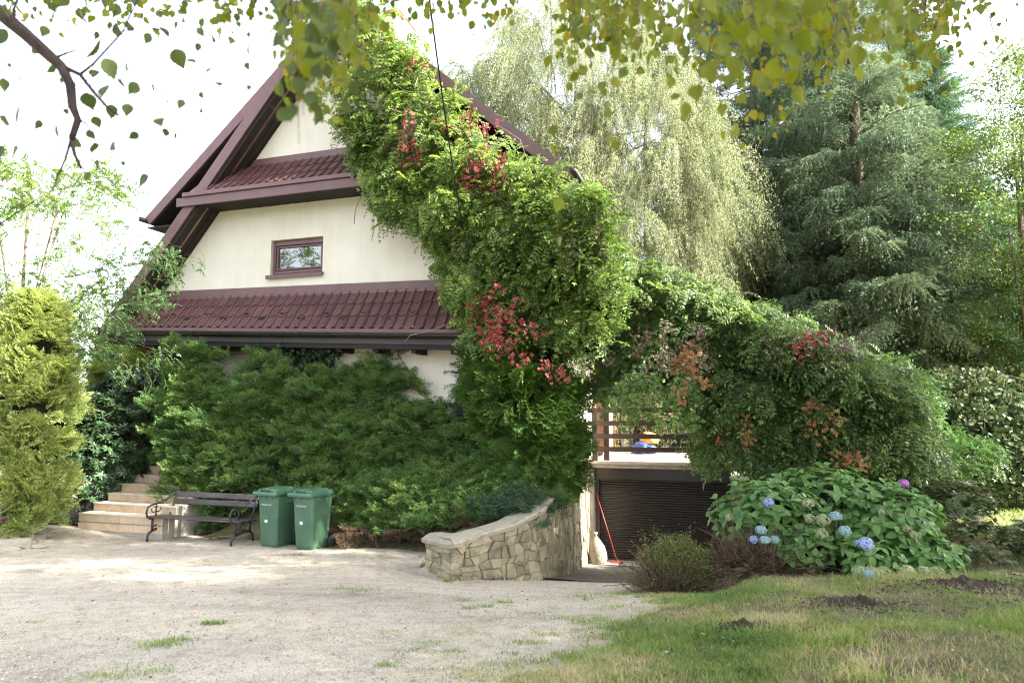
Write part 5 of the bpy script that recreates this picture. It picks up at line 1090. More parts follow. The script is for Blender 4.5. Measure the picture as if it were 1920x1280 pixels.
def weeper(name, label, cat, px, D, h, rad, zlo, n, meshes, tr=.22, group=None, lobes=None):
    p = at(px, 800, D); r = empty(name, (p.x, p.y, 0), label, cat, group); xf = []; c0 = np.array([p.x, p.y, 0.])
    while len(xf) < n:
        t = rng.random(); z = zlo+(h-zlo)*t; an = rng.uniform(0, 6.283); u = np.array([math.cos(an), math.sin(an), 0])
        if np.dot(u, FR) < -.3 and rng.random() < .6: continue
        rr_ = rad*math.sqrt(max(.03, 1-(max(0, t-.25)/.78)**2))*(rng.uniform(.35, 1.0)**.6)
        xf.append(frame(c0+u*rr_+np.array([0, 0, z]), u+np.array([0, 0, .25]), scale=rng.uniform(.8, 1.25), roll=rng.normal(0, .15)))
    put(r, meshes, 'branch', xf); m_ = MB(); m_.tube([(0, 0, -.3), (.1, 0, h*.4), (-.1, .1, h*.75), (0, 0, h)], [tr, tr*.8, tr*.4, .03], 10)
    for i in range(12):
        z = rng.uniform(.25, .8)*h; an = rng.uniform(0, 6.28); l = rad*.7; m_.tube([(0, 0, z), (math.cos(an)*l*.5, math.sin(an)*l*.5, z+l*.45), (math.cos(an)*l, math.sin(an)*l, z+l*.6)], [tr*.35, tr*.2, .02], 6)
    m_.build('trunk', M['bark'], r, True); return r
weeper('birch_tree', 'pale weeping birch with fine hanging twigs right behind the roof', 'birch', 1090, 25, 17.5, 4.2, 4.5, 300, BW, group='pale weeping birches behind the roof')
weeper('birch_tree', 'lower pale birch left of the tallest one, its crown just over the roof edge', 'birch', 925, 27, 15.6, 3.8, 5, 260, BW, group='pale weeping birches behind the roof')
weeper('birch_tree', 'pale birch crowding against the first silvery spruce', 'birch', 1225, 23, 13.8, 2.5, 2.5, 260, BW, group='pale weeping birches behind the roof')
DG = leafmat('broadleaf_green', [(.05, (.055, .11, .025)), (.5, (.095, .17, .035)), (.9, (.18, .24, .05))], .38, .45, .5)
DM = variants(sp_broad, 'leafy_branch', [DG, M['twig']], 5, n=420, leaf=.085, w=.6, R0=1.0, flat=.5)
def broad(name, label, cat, px, D, h, zlo, rad, n, meshes, part='branch', tr=.2, group=None, sc=(.8, 1.3), py0=800, lean=(0, 0)):
    p = at(px, py0, D); r = empty(name, (p.x, p.y, 0), label, cat, group); xf = []; c = np.array([p.x+lean[0], p.y+lean[1], (h+zlo)/2]); rr_ = np.array([rad, rad, (h-zlo)/2])
    cl = [(c+unit(1)[0]*rr_*.62, rr_*rng.uniform(.34, .52)) for _ in range(11)]
    while len(xf) < n:
        cc, cr_ = cl[rng.integers(len(cl))]; u = unit(1)[0]
        if np.dot(u, FR) < -.3 and rng.random() < .5: continue
        q = cc+u*cr_*rng.uniform(.6, 1); xf.append(frame(q, norm(q-c)*.6+u*.5+rng.normal(0, .3, 3)+np.array([0, 0, .15]), scale=rng.uniform(*sc), roll=rng.normal(0, .5)))
    put(r, meshes, part, xf); m_ = MB(); m_.tube([(0, 0, -.3), (.05, 0, zlo), tuple(Vector((c[0]-p.x, c[1]-p.y, h*.85)))], [tr, tr*.8, .03], 10)
    for cc, cr_ in cl:
        b = Vector((0, 0, zlo+rng.uniform(-.2, .35)*(h-zlo)*.5)); e = Vector(cc)-Vector((p.x, p.y, 0)); m_.tube([b, b.lerp(e, .5)+Vector((0, 0, .2)), e], [tr*.45, tr*.25, .03], 6)
    m_.build('trunk', M['bark'], r, True); return r
broad('leafy_tree', 'open crowned leafy tree with sky showing through at the right edge', 'tree', 1945, 21, 13.4, 3.2, 3.4, 190, DM)
broad('leafy_tree', 'yellow green sunlit tree low behind the weeping tree', 'tree', 1885, 26, 8.0, .8, 3.6, 220, DM)
broad('leafy_tree', 'leafy tree filling the gap between the spruces low down', 'tree', 1560, 36, 9.5, .5, 6, 200, DM, sc=(1.4, 2.0))
broad('leafy_tree', 'leafy tree far behind the birches at the end of the roof', 'tree', 1300, 38, 8, .5, 5, 160, DM, sc=(1.4, 2.0))
# far wood on the right, reads as one mass
ffm = FM(); P = []
for i in range(26):
    X = rng.uniform(8, 62); Y = 44+rng.uniform(-4, 10); hh = rng.uniform(5, 8.5); c_ = np.array([X, Y, hh*.5]); k = 420; u = unit(k); P.append(c_+u*np.array([3.4, 3, hh*.5])*rng.uniform(.7, 1.05, (k, 1)))
P = np.concatenate(P); ffm.leaves(P, unit(len(P)), unit(len(P))+np.array([0, 0, .8]), .55, .42, 0, 'diamond', .2)
o = new_obj('far_wood', ffm.mesh('far_wood', [DG, M['twig']])); o['kind'] = 'stuff'; o['label'] = 'far green wood closing the view behind the spruces'
# robinia on the left
RB = leafmat('robinia_leaf', [(.05, (.07, .14, .03)), (.5, (.13, .22, .05)), (.95, (.24, .32, .08))], .45, .45, .8)
RBM = variants(sp_wisteria, 'leaf_spray', [RB, M['twig']], 5, n=13, L=.22, lw=.030, nl=7, pal=.18, spread=.35)
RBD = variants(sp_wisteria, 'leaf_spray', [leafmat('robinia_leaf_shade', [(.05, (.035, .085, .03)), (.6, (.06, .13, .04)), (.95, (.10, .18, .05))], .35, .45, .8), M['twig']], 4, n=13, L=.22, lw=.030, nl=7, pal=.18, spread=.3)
broad('robinia_tree', 'feathery bright robinia against the sky at the left edge', 'tree', 20, 16.0, 8.6, 3.6, 2.7, 210, RBM, 'spray', .05, sc=(1.1, 1.7))
broad('robinia_tree', 'second feathery robinia low and left, reaching behind the golden conifer', 'tree', 60, 18.5, 5.6, 2.9, 1.6, 110, RBM, 'spray', .04, sc=(1.1, 1.6))
def sprig(label, pl_, D, meshes, n=16, sc=(.8, 1.2), w=18):
    pts = [at(x, y, D) for x, y in pl_]; r = empty('robinia_branch', pts[0], label, 'branch', 'robinia branches reaching in front of the roof'); MB().tube([p-pts[0] for p in pts], [.012]+[.006]*(len(pts)-2)+[.003], 6).build('stem', M['limb'], r, True); xf = []
    for i in range(n):
        t = rng.uniform(.15, 1)*(len(pts)-1); k = min(int(t), len(pts)-2); q = pts[k].lerp(pts[k+1], t-k)+Vector(rng.normal(0, w/100, 3)); d = (pts[k+1]-pts[k]).normalized()*1.0+Vector(rng.normal(0, .45, 3))+Vector((0, 0, -.1)); xf.append(frame(q, d, scale=rng.uniform(*sc), roll=rng.normal(0, .6)))
    put(r, meshes, 'spray', xf)
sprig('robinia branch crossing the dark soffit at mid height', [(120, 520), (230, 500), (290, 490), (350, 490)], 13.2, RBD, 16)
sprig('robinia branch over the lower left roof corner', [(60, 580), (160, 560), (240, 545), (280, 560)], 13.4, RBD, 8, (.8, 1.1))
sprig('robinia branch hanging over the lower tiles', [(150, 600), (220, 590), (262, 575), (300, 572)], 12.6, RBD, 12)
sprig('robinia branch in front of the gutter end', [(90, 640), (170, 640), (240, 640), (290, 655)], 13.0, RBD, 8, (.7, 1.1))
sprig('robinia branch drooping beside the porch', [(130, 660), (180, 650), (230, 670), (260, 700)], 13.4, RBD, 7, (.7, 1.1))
sprig('high robinia branch against the sky', [(0, 420), (90, 360), (180, 340), (215, 350)], 13.5, RBM, 18, (.9, 1.3))
# ---------------------------------------------------------------- overhanging birch: trunk behind the camera, crown overhead
OB = empty('overhanging_birch', (5.5, -2.5, gz((5.5, -2.5))), 'birch overhead whose blurred yellow green leaves hang into the top of the view', 'birch')
obi = Matrix.Translation(-OB.location); m_ = MB(); Z = Vector((0, 0, 0))
m_.tube([(0, 0, -.3), (.1, .1, 3), (-.1, .6, 6), (-.6, 1.6, 9.5), (-.8, 2.4, 12)], [.28, .24, .19, .12, .04], 12)
for e in ((-6, 2.5, 5.6), (-8.6, 4.0, 4.7), (-3, 4.6, 6.5), (1.5, 5, 7.5), (-5, 0, 9), (3, 3, 9), (0, 6, 9.5), (-2.5, 5.3, 10)):
    e = Vector(e); b = Vector((-.1, .6, min(6, e.z*.72))); m_.tube([b, b.lerp(e, .5)+Vector((0, 0, .5)), e], [.10, .06, .02], 8)
m_.build('trunk', M['bark'], OB, True)
OLd = leafmat('overhead_birch_leaf_shaded', [(.05, (.035, .06, .018)), (.5, (.06, .09, .022)), (.85, (.10, .13, .03)), (.93, (.24, .19, .03)), (.98, (.30, .22, .03))], .38, .5, 1.0, tcol=1.1)  # darker copy for the left leaves, their shade put into the colour
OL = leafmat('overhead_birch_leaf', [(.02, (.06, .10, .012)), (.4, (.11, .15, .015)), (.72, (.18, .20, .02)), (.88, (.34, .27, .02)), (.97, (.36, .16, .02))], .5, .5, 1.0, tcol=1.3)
def birch_leaf(k, OL=OL):
    mb = MB(); cur_ = [.10, .22, .14][k]; X_ = [0, .05, .12, .2, .28, .36, .45, .54, .63, .72, .81, .9, 1.0]; W_ = [.01, .16, .27, .34, .38, .395, .385, .35, .29, .22, .145, .07, .002]; vs = []
    for i_, (x, w) in enumerate(zip(X_, W_)):
        w = w*(1.06 if i_ % 2 else .95); z = -cur_*x*x; tw_ = .12*math.sin(x*3+k*2); vs += [(x, -w, z+.16*w+tw_*w), (x, -w*.5, z+.04*w), (x, 0, z-.012), (x, w*.5, z+.04*w), (x, w, z+.16*w-tw_*w)]
    mb.add(vs, [(5*i_+j_, 5*i_+5+j_, 5*i_+6+j_, 5*i_+1+j_) for i_ in range(12) for j_ in range(4)]); mb.tube([(-.5, 0, .10), (-.25, 0, .03), (0, 0, 0)], .014, 5); return mb.mesh('leaf', OL, True)
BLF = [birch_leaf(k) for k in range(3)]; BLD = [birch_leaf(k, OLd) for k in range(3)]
def put_leaf(p, s, d=None, BLF=BLF):
    d = d if d is not None else Vector((rng.normal(0, .5), rng.normal(0, .5), -1)); o = new_obj('leaf', BLF[rng.integers(3)], OB)
    o.matrix_basis = obi @ frame(p, d, up=(rng.normal(0, .6), -1, rng.normal(0, .3)+.01), scale=s, roll=rng.normal(0, .9))
def twig(pl_, D, r0=.004, r1=.0012, D1=None, matl='twig_dark', name='twig'):
    n = len(pl_); pts = [at(x, y, D+((D1 or D)-D)*i/(n-1)) for i, (x, y) in enumerate(pl_)]
    o = MB().tube([p for p in pts], list(np.linspace(r0, r1, n)), 8).build(name, M[matl], OB, True); o.matrix_basis = obi; return pts
twig([(-60, -30), (0, 25), (45, 62), (85, 98), (115, 125), (132, 160), (136, 200), (146, 225), (134, 262)], 2.2, .026, .010, name='limb')
twig([(134, 262), (140, 290), (152, 315)], 2.2, .008, .005); twig([(133, 262), (122, 300), (108, 330), (98, 358)], 2.2, .005, .002)
twig([(112, 122), (150, 140), (175, 172), (200, 200), (222, 216)], 2.2, .008, .004); twig([(100, 110), (125, 100), (150, 92)], 2.2, .005, .002)
twig([(30, 50), (25, 20), (40, -20)], 2.2, .006, .003); twig([(150, 140), (175, 120), (230, 60), (262, -10)], 2.2, .005, .002); twig([(145, 225), (165, 233)], 2.2, .004, .002)
Ls = [(15, 75, 34), (66, 19, 12), (150, 38, 30), (105, 32, 18), (90, 62, 22), (184, 68, 16), (130, 8, 26), (222, 22, 26), (195, 8, 20), (255, 3, 24), (296, 28, 16), (350, 8, 16), (447, 34, 17), (473, 36, 10), (492, 28, 12),
      (190, 100, 50), (198, 130, 38), (237, 127, 34), (180, 143, 22), (215, 62, 26), (245, 58, 26), (285, 76, 22), (305, 65, 24), (329, 112, 36), (366, 123, 22), (372, 62, 18), (399, 78, 26), (376, 90, 16), (437, 80, 17), (467, 68, 12),
      (399, 136, 16), (377, 180, 14), (413, 165, 18), (382, 211, 12), (470, 166, 12), (468, 100, 22), (463, 125, 14), (260, 170, 26), (283, 164, 28), (311, 186, 28), (346, 198, 20), (202, 178, 32), (229, 160, 20), (163, 192, 34), (243, 208, 24),
      (210, 210, 26), (297, 235, 24), (315, 251, 18), (333, 256, 14), (261, 260, 20), (178, 230, 22), (197, 248, 8), (78, 236, 20), (108, 248, 26), (40, 218, 40), (12, 232, 26), (38, 150, 16), (16, 124, 10), (37, 292, 30), (10, 290, 28), (150, 275, 22),
      (178, 282, 26), (210, 282, 22), (187, 310, 20), (170, 332, 18), (232, 307, 10), (280, 345, 30), (137, 362, 8), (124, 210, 12), (40, 388, 16), (105, 135, 20), (118, 152, 12), (12, 20, 22), (8, 160, 24), (60, 100, 14), (165, 255, 20), (95, 15, 18)]
LPT = []
for (x, y, s) in Ls:
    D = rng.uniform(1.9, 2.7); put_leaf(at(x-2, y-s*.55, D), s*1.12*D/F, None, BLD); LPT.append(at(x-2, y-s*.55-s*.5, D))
nl = len(Ls)
# fine twigs joining the left leaves to the limb (nearest neighbour tree)
base_ = [at(x, y, 2.2) for x, y in ((0, 25), (45, 62), (85, 98), (132, 160), (134, 262), (120, 305), (150, 140), (175, 172), (222, 216), (230, 60), (262, -10), (175, 120), (330, -40), (400, -40), (470, -40), (-20, 120), (-30, 220))]
todo = list(LPT); tm = MB()
while todo:
    best = min(((p-q).length+.4*max(0, p.z-q.z), i_, q) for i_, p in enumerate(todo) for q in base_); p = todo.pop(best[1]); q = best[2]
    tm.tube([q, q.lerp(p, .5)+Vector((0, 0, .012)), p], [.0016, .0013, .001], 5); base_.append(p)
o = tm.build('twigs', M['twig_dark'], OB, True); o.matrix_basis = obi; o['kind'] = 'stuff'
# hanging strands: x at top, y of the tip, depth, number of leaves, leaf px
EXL = []
strands = [(545, 230, 1.9, 8, 24), (560, 280, 1.7, 10, 30), (580, 200, 1.6, 10, 34), (600, 130, 1.5, 9, 38), (620, 70, 1.5, 6, 36), (655, 110, 1.6, 7, 34), (525, 170, 2.2, 7, 18), (700, 30, 2, 3, 22),
           (835, 40, 2.4, 3, 18), (895, 90, 2.4, 3, 16), (930, 60, 2.4, 2, 14), (1030, 470, 2.4, 7, 24), (1075, 230, 2.2, 6, 22), (1085, 60, 2.2, 4, 26), (1110, 320, 2.3, 7, 22), (1150, 300, 2.2, 6, 24), (1165, 150, 2.1, 6, 24), (1200, 220, 2.0, 8, 28), (1230, 60, 1.8, 6, 30), (1245, 200, 2.1, 7, 24),
           (1280, 60, 1.7, 7, 36), (1315, 190, 1.8, 9, 34), (1345, 270, 2.0, 9, 28), (1360, 120, 1.6, 8, 38), (1400, 180, 1.8, 8, 30), (1420, 60, 1.5, 7, 40), (1455, 190, 1.7, 8, 34), (1480, 120, 1.5, 8, 40), (1500, 190, 1.8, 7, 30), (1530, 70, 1.5, 7, 36), (1560, 150, 1.8, 7, 30), (1590, 140, 1.8, 6, 28), (1640, 100, 1.6, 7, 38), (1680, 40, 1.5, 6, 36), (1700, 80, 1.9, 5, 28), (1740, 100, 2.0, 4, 26), (1760, 50, 1.8, 4, 30), (1800, 20, 2.0, 3, 26), (1845, 60, 2.2, 3, 20), (1860, 170, 2.3, 3, 22)]+[(rng.uniform(1060, 1790), rng.uniform(20, 190), rng.uniform(1.9, 3.0), 8, rng.uniform(17, 30)) for _ in range(34)]+[(rng.uniform(530, 660), rng.uniform(40, 240), rng.uniform(1.6, 2.2), 7, rng.uniform(22, 34)) for _ in range(14)]+[(rng.uniform(1800, 1915), rng.uniform(-10, 30), 2.4, 4, 22) for _ in range(3)]+[(rng.uniform(760, 1060), rng.uniform(0, 60), 2.6, 4, 18) for _ in range(8)]+[(rng.uniform(0, 520), rng.uniform(-10, 40), 2.5, 5, 22) for _ in range(12)]
for (x, ye, D, n, s) in strands:
    dxs = rng.normal(0, 12); pl_ = [(x+rng.normal(0, 2)+dxs*t, -50+(ye+40)*t) for t in np.linspace(0, 1, 6)]; pts = twig(pl_, D, .0022, .0008, matl='twig')
    for j in range(n):
        t = rng.uniform(.1, 1)**.8*4.999; k = min(int(t), 4); p = pts[k].lerp(pts[k+1], t-k)+Vector((rng.normal(0, .02), rng.normal(0, .06), 0)); EXL.append((p, s*rng.uniform(.8, 1.2)*D/F, x))
def far_strand(x, ye, D, n, s):
    pts = [at(x+rng.normal(0, 3)+dx_*k, -50+(ye+50)*k/5, D) for k, dx_ in zip(range(6), [rng.normal(0, 4)]*6)]; exs.tube(pts, [.0018, .0016, .0014, .0012, .001, .0008], 4)
    for _ in range(n):
        t = rng.random()**.8*4.999; k = int(t); p = pts[k].lerp(pts[k+1], t-k); q = np.array(p)+rng.normal(0, .018*D/2, 3); exl.append((q, s*rng.uniform(.7, 1.25)*D/F))
exs = MB(); exl = []
for _ in range(75): x = rng.uniform(1060, 1830); far_strand(x, rng.uniform(10, 120)+90*math.exp(-((x-1400)/230)**2)+(rng.random() < .2)*80, rng.uniform(2.4, 4.2), 14, rng.uniform(11, 19))
for _ in range(22): far_strand(rng.uniform(520, 720), rng.uniform(20, 230), rng.uniform(2.2, 3.6), 14, rng.uniform(12, 20))
for _ in range(26): far_strand(rng.uniform(0, 520), rng.uniform(-20, 55), rng.uniform(2.4, 4.0), 10, rng.uniform(11, 18))
for _ in range(12): far_strand(rng.uniform(740, 1050), rng.uniform(0, 70), rng.uniform(2.4, 4.0), 9, rng.uniform(10, 17))
o = exs.build('hanging_twigs', M['twig_dark'], OB, True); o.matrix_basis = obi; o['kind'] = 'stuff'
fmx = FM(); Pq = np.array([e[0] for e in exl]); Sq = np.array([e[1] for e in exl]); fmx.leaves(Pq, rng.normal(0, .5, Pq.shape)+np.array([0, 0, -1.]), rng.normal(0, .7, Pq.shape)+np.array([0, -1., 0]), Sq*1.1, Sq*.85, 0, 'hex', .12, .1)
o = new_obj('small_leaves', fmx.mesh('small_leaves', [OL]), OB); o.matrix_basis = obi; o['kind'] = 'stuff'
EXL.sort(key=lambda e: -e[1]/e[0].y); exf = FM()
for i, (p, sz, x) in enumerate(EXL):
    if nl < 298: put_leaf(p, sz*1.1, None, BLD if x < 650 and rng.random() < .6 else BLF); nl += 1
    else: exf.leaves(np.array(p), rng.normal(0, .5, 3)+np.array([0, 0, -1]), unit(1), sz, sz*.8, 0, 'hex', .1, .08)
if exf.n: o = new_obj('foliage', exf.mesh('foliage', [OL]), OB); o.matrix_basis = obi; o['kind'] = 'stuff'
# the crown overhead that shades the yard (leafy branches share a mesh)
OC = variants(sp_broad, 'leafy_branch', [leafmat('birch_crown_leaf', [(.02, (.06, .10, .015)), (.5, (.11, .15, .02)), (.95, (.25, .24, .03))], .4, .5, 1), M['twig']], 4, n=330, leaf=.07, w=.75, R0=1.0, flat=.5)
xf = []
while len(xf) < 290:
    q = np.array([rng.uniform(-2.5, 13), rng.uniform(-3.5, 10.5), rng.uniform(6.5, 14.5)])
    if ((q[0]-5.0)/7.5)**2+((q[1]-3.4)/7)**2+((q[2]-10.4)/4.2)**2 > 1 or q[2] < 3.6+.72*max(q[1], 0): continue
    xf.append(frame(q, rng.normal(0, 1, 3)*np.array([1, 1, .35]), scale=rng.uniform(1.2, 1.8), roll=rng.normal(0, .6)))
for _ in range(46):  # extra sprays added out of view to shade the steps and gravel
    y_ = rng.uniform(8.0, 9.9); q = np.array([rng.uniform(-.5, 7.0), y_, rng.uniform(3.3+.72*y_, 11.2)]); xf.append(frame(q, rng.normal(0, 1, 3)*np.array([1, 1, .35]), scale=rng.uniform(1.2, 1.7), roll=rng.normal(0, .6)))
put(OB, OC, 'leafy_branch', xf[-298:])
def shade_tree(label, x, y, zlo, h, rad, n, meshes=DM):  # trees added out of view to shade the yard and feed the window reflection
    p = Vector((x, y, 0)); r = empty('leafy_tree', p, label, 'tree', 'unseen leafy trees added for shade and reflection'); c = np.array([x, y, (h+zlo)/2]); put(r, meshes, 'branch', shell(c, (rad, rad, (h-zlo)/2), n, .6, .1, None, (1.0, 1.6), .3)); MB().tube([(0, 0, -.3), (0, 0, h*.8)], [.25, .05], 8).build('trunk', M['bark'], r)
shade_tree('unseen leafy tree added right of the yard to shade it', 11.5, 1.5, 4, 15, 4.2, 270)
shade_tree('unseen leafy tree added farther right to shade the yard', 16.5, 4.5, 3, 15.5, 4.2, 270)
shade_tree('slim unseen leafy tree added at the right to shade the gravel', 12.0, 6.2, 7.0, 11.4, 2.4, 90)
shade_tree('unseen leafy tree added behind the viewer to fill the window reflection', -13, -6, 3, 11, 4, 150)
# ---------------------------------------------------------------- grass, weeds, pebbles, litter
def blades(name, X, Y, h, w, matl, lean=.5, z=None):
    n = len(X); Zg = zsurf(X, Y) if z is None else z; P = np.stack([X, Y, Zg-.005], 1); an = rng.uniform(0, 6.283, n); d = np.stack([np.cos(an), np.sin(an), 0*an], 1); h = h[:, None]; D = np.array([0, 0, 1.])+d*rng.uniform(.05, lean, (n, 1)); s = np.stack([-np.sin(an), np.cos(an), 0*an], 1)*(w/2)
    mid = P+D*h*.55; tip = P+D*h*.9+d*h*rng.uniform(.1, .6, (n, 1)); V = np.stack([P-s, P+s, mid-s*.7, mid+s*.7, tip], 1).reshape(-1, 3); t = np.array([[0, 1, 3], [0, 3, 2], [2, 3, 4]]); T = (t[None]+(np.arange(n)*5)[:, None, None]).reshape(-1, 3)
    fm = FM(); fm._add(V, T, 0); o = new_obj(name, fm.mesh(name, [matl])); o['kind'] = 'stuff'; return o
def zsurf(X, Y): return np.where(drive_d(X, Y) > 0.0, zdrive(X, Y), zlawn(X, Y))
def noise2(X, Y, s, seed): return wob(X, Y, s, .5, seed)*1.6
soil_c = [(4.55, 7.05, .5, .25), (3.1, 6.2, .32, .18), (5.9, 7.1, .8, .35), (4.9, 6.0, .7, .3), (1.75, 5.55, .2, .12), (5.6, 8.6, .5, .35), (4.4, 5.0, .5, .5), (5.2, 5.3, .5, .4)]
def soilmask(X, Y):
    m = np.zeros(np.shape(X))
    for (a, b, c, d) in soil_c: m = np.maximum(m, np.exp(-((X-a)/c)**2-((Y-b)/d)**2))
    return m
N = 230000; Y = 3.6+rng.random(N)**1.35*9; X = rng.uniform(-1.0, 1, N)*0+rng.uniform(0, 1, N)*(Y*.82+1.2)-.6
dd = drive_d(X, Y); a_ = X*EX.x+Y*EX.y; c_ = X*EN.x+Y*EN.y
dens = np.clip(.42+.9*noise2(X, Y, 2.2, 21)+.6*noise2(X, Y, 7, 22), .04, 1)*(1-.95*soilmask(X, Y))
dens = dens*np.where((Y > 7.6) & (X < 4.6), .35, 1)
ok = (dd < .12) & (rng.random(N) < dens) & ~((c_ > 9.6) & (a_ < .4)); Xg, Yg = X[ok], Y[ok]
hh = rng.uniform(.02, .06, ok.sum())*(1+1.6*np.clip(noise2(Xg, Yg, 2.0, 25), 0, 1)); hh = np.where(((Xg-4.6)/1.2)**2+((Yg-7.9)/.5)**2 < 1, hh*2.0, hh)
blades('grass', Xg, Yg, hh, .006, GRASS, .8)
ok = (dd < .2) & (rng.random(N) < .22) & ~((c_ > 9.6) & (a_ < .4)); blades('dry_grass', X[ok], Y[ok], rng.uniform(.02, .06, ok.sum()), .004, DRYG, 1.6)
N2 = 60000; X = rng.uniform(5, 24, N2); Y = rng.uniform(11, 30, N2); ok = X > Y*.42; blades('far_grass', X[ok], Y[ok], rng.uniform(.05, .12, ok.sum()), .02, GRASS, .7)
N4 = 60000; Y = 3.7+rng.random(N4)**1.3*6.0; X = xedge(Y)-rng.random(N4)**1.6*2.6; dd = drive_d(X, Y); ok = (dd > -.1) & (rng.random(N4) < np.clip(.75-dd*.55, .03, 1)*np.clip(.15+1.5*noise2(X, Y, 3.2, 31)+.7*noise2(X, Y, 11, 32), 0, 1)); blades('sparse_grass', X[ok], Y[ok], rng.uniform(.015, .05, ok.sum()), .005, GRASS, 1.1)
# weed tufts on the gravel, along tyre lines and at random
wx, wy, wh = [], [], []
def tuft(px, py, r, n, h, zc=None):
    r_ = ray(px, py); p = None; z = .3
    for _ in range(6): t = (z-CAM_H)/r_.z; p = Vector((0, 0, CAM_H))+r_*t; z = float(zsurf(p.x, p.y))
    q = rng.normal(0, 1, (n, 2))*np.array([r, r*.5]); wx.extend(p.x+q[:, 0]); wy.extend(p.y+q[:, 1]); wh.extend(rng.uniform(.4, 1, n)*h)
for a in [(300, 1210, .10, 160, .07), (330, 1200, .08, 120, .06), (400, 1170, .07, 120, .07), (245, 1262, .16, 200, .05), (200, 1268, .14, 140, .04), (680, 1106, .16, 110, .05), (640, 1104, .1, 60, .04), (560, 1040, .12, 100, .05), (590, 1055, .05, 30, .04), (470, 1020, .12, 120, .05), (330, 1008, .12, 120, .05), (640, 1190, .1, 60, .04), (720, 1190, .12, 70, .04),
          (720, 1248, .05, 60, .06), (880, 1140, .05, 60, .05), (910, 1137, .05, 60, .05), (870, 1125, .04, 40, .04), (950, 1130, .05, 70, .06), (1000, 1150, .10, 80, .04), (1050, 1160, .12, 110, .05), (1100, 1165, .12, 110, .05), (1170, 1112, .06, 60, .05), (1100, 1125, .03, 25, .09), (990, 1205, .09, 110, .05), (1025, 1190, .08, 90, .05), (1080, 1180, .08, 60, .04), (860, 1185, .1, 50, .03), (800, 1205, .08, 70, .04), (770, 1220, .1, 60, .04),
          (850, 1220, .06, 50, .04), (1120, 1195, .15, 160, .04), (960, 1225, .06, 60, .04), (820, 1075, .05, 90, .08), (838, 1080, .05, 80, .09), (100, 1010, .35, 260, .03), (60, 1022, .25, 160, .03), (130, 1000, .2, 100, .03), (150, 1142, .03, 30, .04), (65, 1166, .06, 40, .03), (540, 1095, .02, 14, .04), (385, 1052, .03, 30, .05), (640, 1100, .02, 20, .05), (470, 1163, .03, 20, .03), (500, 1290, .2, 120, .04), (1010, 1240, .15, 160, .05), (930, 1262, .18, 150, .05), (880, 1275, .2, 120, .04)]: tuft(*a)
for i in range(70): tuft(rng.uniform(0, 1150), rng.uniform(1035, 1270), .05, 14, .03)
wx, wy, wh = map(np.array, (wx, wy, wh)); ok = drive_d(wx, wy) > -.1; blades('weeds', wx[ok], wy[ok], wh[ok], .006, GRASS, .9)
# pebbles
N3 = 46000; Y = 3.8+rng.random(N3)**1.6*8.5; X = rng.uniform(-1, 1, N3)*Y*.8; ok = (drive_d(X, Y) > -.05); X, Y = X[ok], Y[ok]; n = len(X); s = rng.uniform(.004, .010, n)*(1+.8*(rng.random(n) > .97))
P = np.stack([X, Y, zdrive(X, Y)+s*.2], 1); base = np.array([[1, 0, 0], [.3, .95, .1], [-.8, .55, 0], [-.75, -.6, .05], [.35, -.9, 0], [.05, .05, .75]]); t = np.array([[0, 1, 5], [1, 2, 5], [2, 3, 5], [3, 4, 5], [4, 0, 5]])
an = rng.uniform(0, 6.28, n); cs, sn = np.cos(an)[:, None], np.sin(an)[:, None]; B = np.stack([base[None, :, 0]*cs-base[None, :, 1]*sn, base[None, :, 0]*sn+base[None, :, 1]*cs, np.repeat(base[None, :, 2], n, 0)], 2)*s[:, None, None]
V = (P[:, None, :]+B).reshape(-1, 3); T = (t[None]+(np.arange(n)*6)[:, None, None]).reshape(-1, 3); fm = FM(); fm._add(V, T, 0); o = new_obj('pebbles', fm.mesh('pebbles', [M['pebble']])); o['kind'] = 'stuff'
# fallen leaves and twigs
n = 1500; Y = 3.9+rng.random(n)*9; X = rng.uniform(-.8, .85, n)*Y; P = np.stack([X, Y, zsurf(X, Y)+.012+.02*(drive_d(X, Y) < 0)], 1); k = (rng.random(n) < np.where(drive_d(X, Y) < .2, 1, .35)); P = P[k]
fm = FM(); D = unit(len(P))*np.array([1, 1, .25]); fm.leaves(P, D, np.array([0, 0, 1.])+rng.normal(0, .3, (len(P), 3)), rng.uniform(.015, .045, len(P)), .02, 0, 'hex', .2, .15); o = new_obj('fallen_leaves', fm.mesh('fallen_leaves', [M['litter']])); o['kind'] = 'stuff'
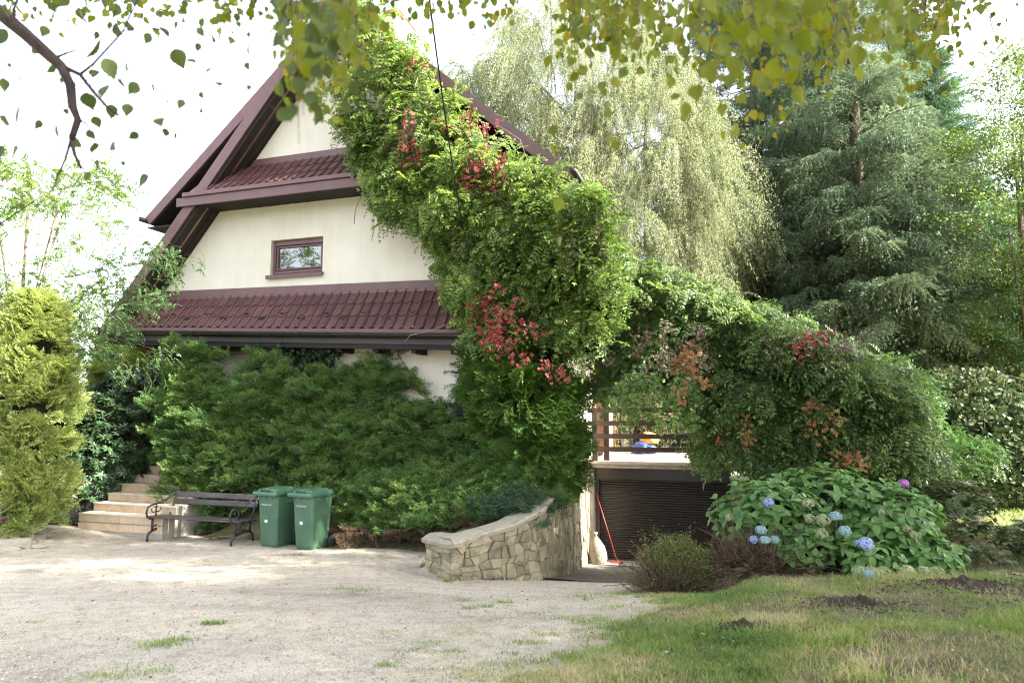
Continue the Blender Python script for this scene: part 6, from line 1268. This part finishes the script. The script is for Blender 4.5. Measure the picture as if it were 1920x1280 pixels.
# turned soil clods
for i, (a, b, c, d) in enumerate(soil_c):
    bm = bmesh.new(); k = 34; vs = [[bm.verts.new((0, 0, 0)) for _ in range(k)] for _ in range(k)]
    for u in range(k):
        for v in range(k):
            x = a+(u/(k-1)-.5)*c*2.6; y = b+(v/(k-1)-.5)*d*3.2; e = math.exp(-((x-a)/c)**2*1.6-((y-b)/d)**2*1.6); nz = noise.noise(Vector((x*6, y*6, i)))+.8*noise.noise(Vector((x*17, y*17, i)))+.6*noise.noise(Vector((x*40, y*40, i)))
            vs[u][v].co = (x, y, float(zlawn(x, y))+(.05 if i in (0, 1, 2, 4) else .025)*e**.6*(1+1.5*nz)-.030*(1-e)*1.2)
    for u in range(k-1):
        for v in range(k-1): bm.faces.new((vs[u][v], vs[u+1][v], vs[u+1][v+1], vs[u][v+1]))
    me = bpy.data.meshes.new('soil_mound'); bm.to_mesh(me); bm.free(); me.materials.append(M['soil']); o = new_obj('soil_mound', me); o['kind'] = 'stuff'
cx_, cy2 = [], []
for (a, b, c, d) in soil_c: k = 500; cx_.extend(a+rng.normal(0, c*.75, k)); cy2.extend(b+rng.normal(0, d*.9, k))
X, Y = np.array(cx_), np.array(cy2); n = len(X); sz = rng.uniform(.006, .022, n); P = np.stack([X, Y, zsurf(X, Y)+.01+sz*.3], 1); B = (base[None]+rng.normal(0, .15, (n, 6, 3)))*sz[:, None, None]; V = (P[:, None, :]+B).reshape(-1, 3); T = (t[None]+(np.arange(n)*6)[:, None, None]).reshape(-1, 3); fm = FM(); fm._add(V, T, 0); o = new_obj('soil_crumbs', fm.mesh('soil_crumbs', [M['soil']])); o['kind'] = 'stuff'
n = 9000; Y = 4+rng.random(n)*6; X = xedge(Y)+rng.random(n)*(Y*.8-xedge(Y)+.5); ok = (noise2(X, Y, 2.6, 41) > .12) & (drive_d(X, Y) < 0); X, Y = X[ok], Y[ok]; P = np.stack([X, Y, zsurf(X, Y)+rng.uniform(.015, .05, len(X))], 1); fm = FM()
for q in range(3): an = rng.uniform(0, 6.28, len(X)); fm.leaves(P, np.stack([np.cos(an), np.sin(an), an*0+.1], 1), np.array([0, 0, 1.]), .016, .015, 0, 'diamond', .1, 0, .6)
o = new_obj('clover', fm.mesh('clover', [leafmat('clover_leaf', [(.1, (.06, .15, .04)), (.9, (.14, .26, .08))], .3, .6)])); o['kind'] = 'stuff'
for (px, py, s, lab) in ((1876, 1106, .11, 'pale stone on the turned soil at the right edge'),):
    p = at(px, py, 8.0); o = lump_obj('stone', s, 2, M['capstone'], None, 2, .5, False); o.location = (p.x, p.y, gz(p)+.02); tag(o, lab, 'stone')
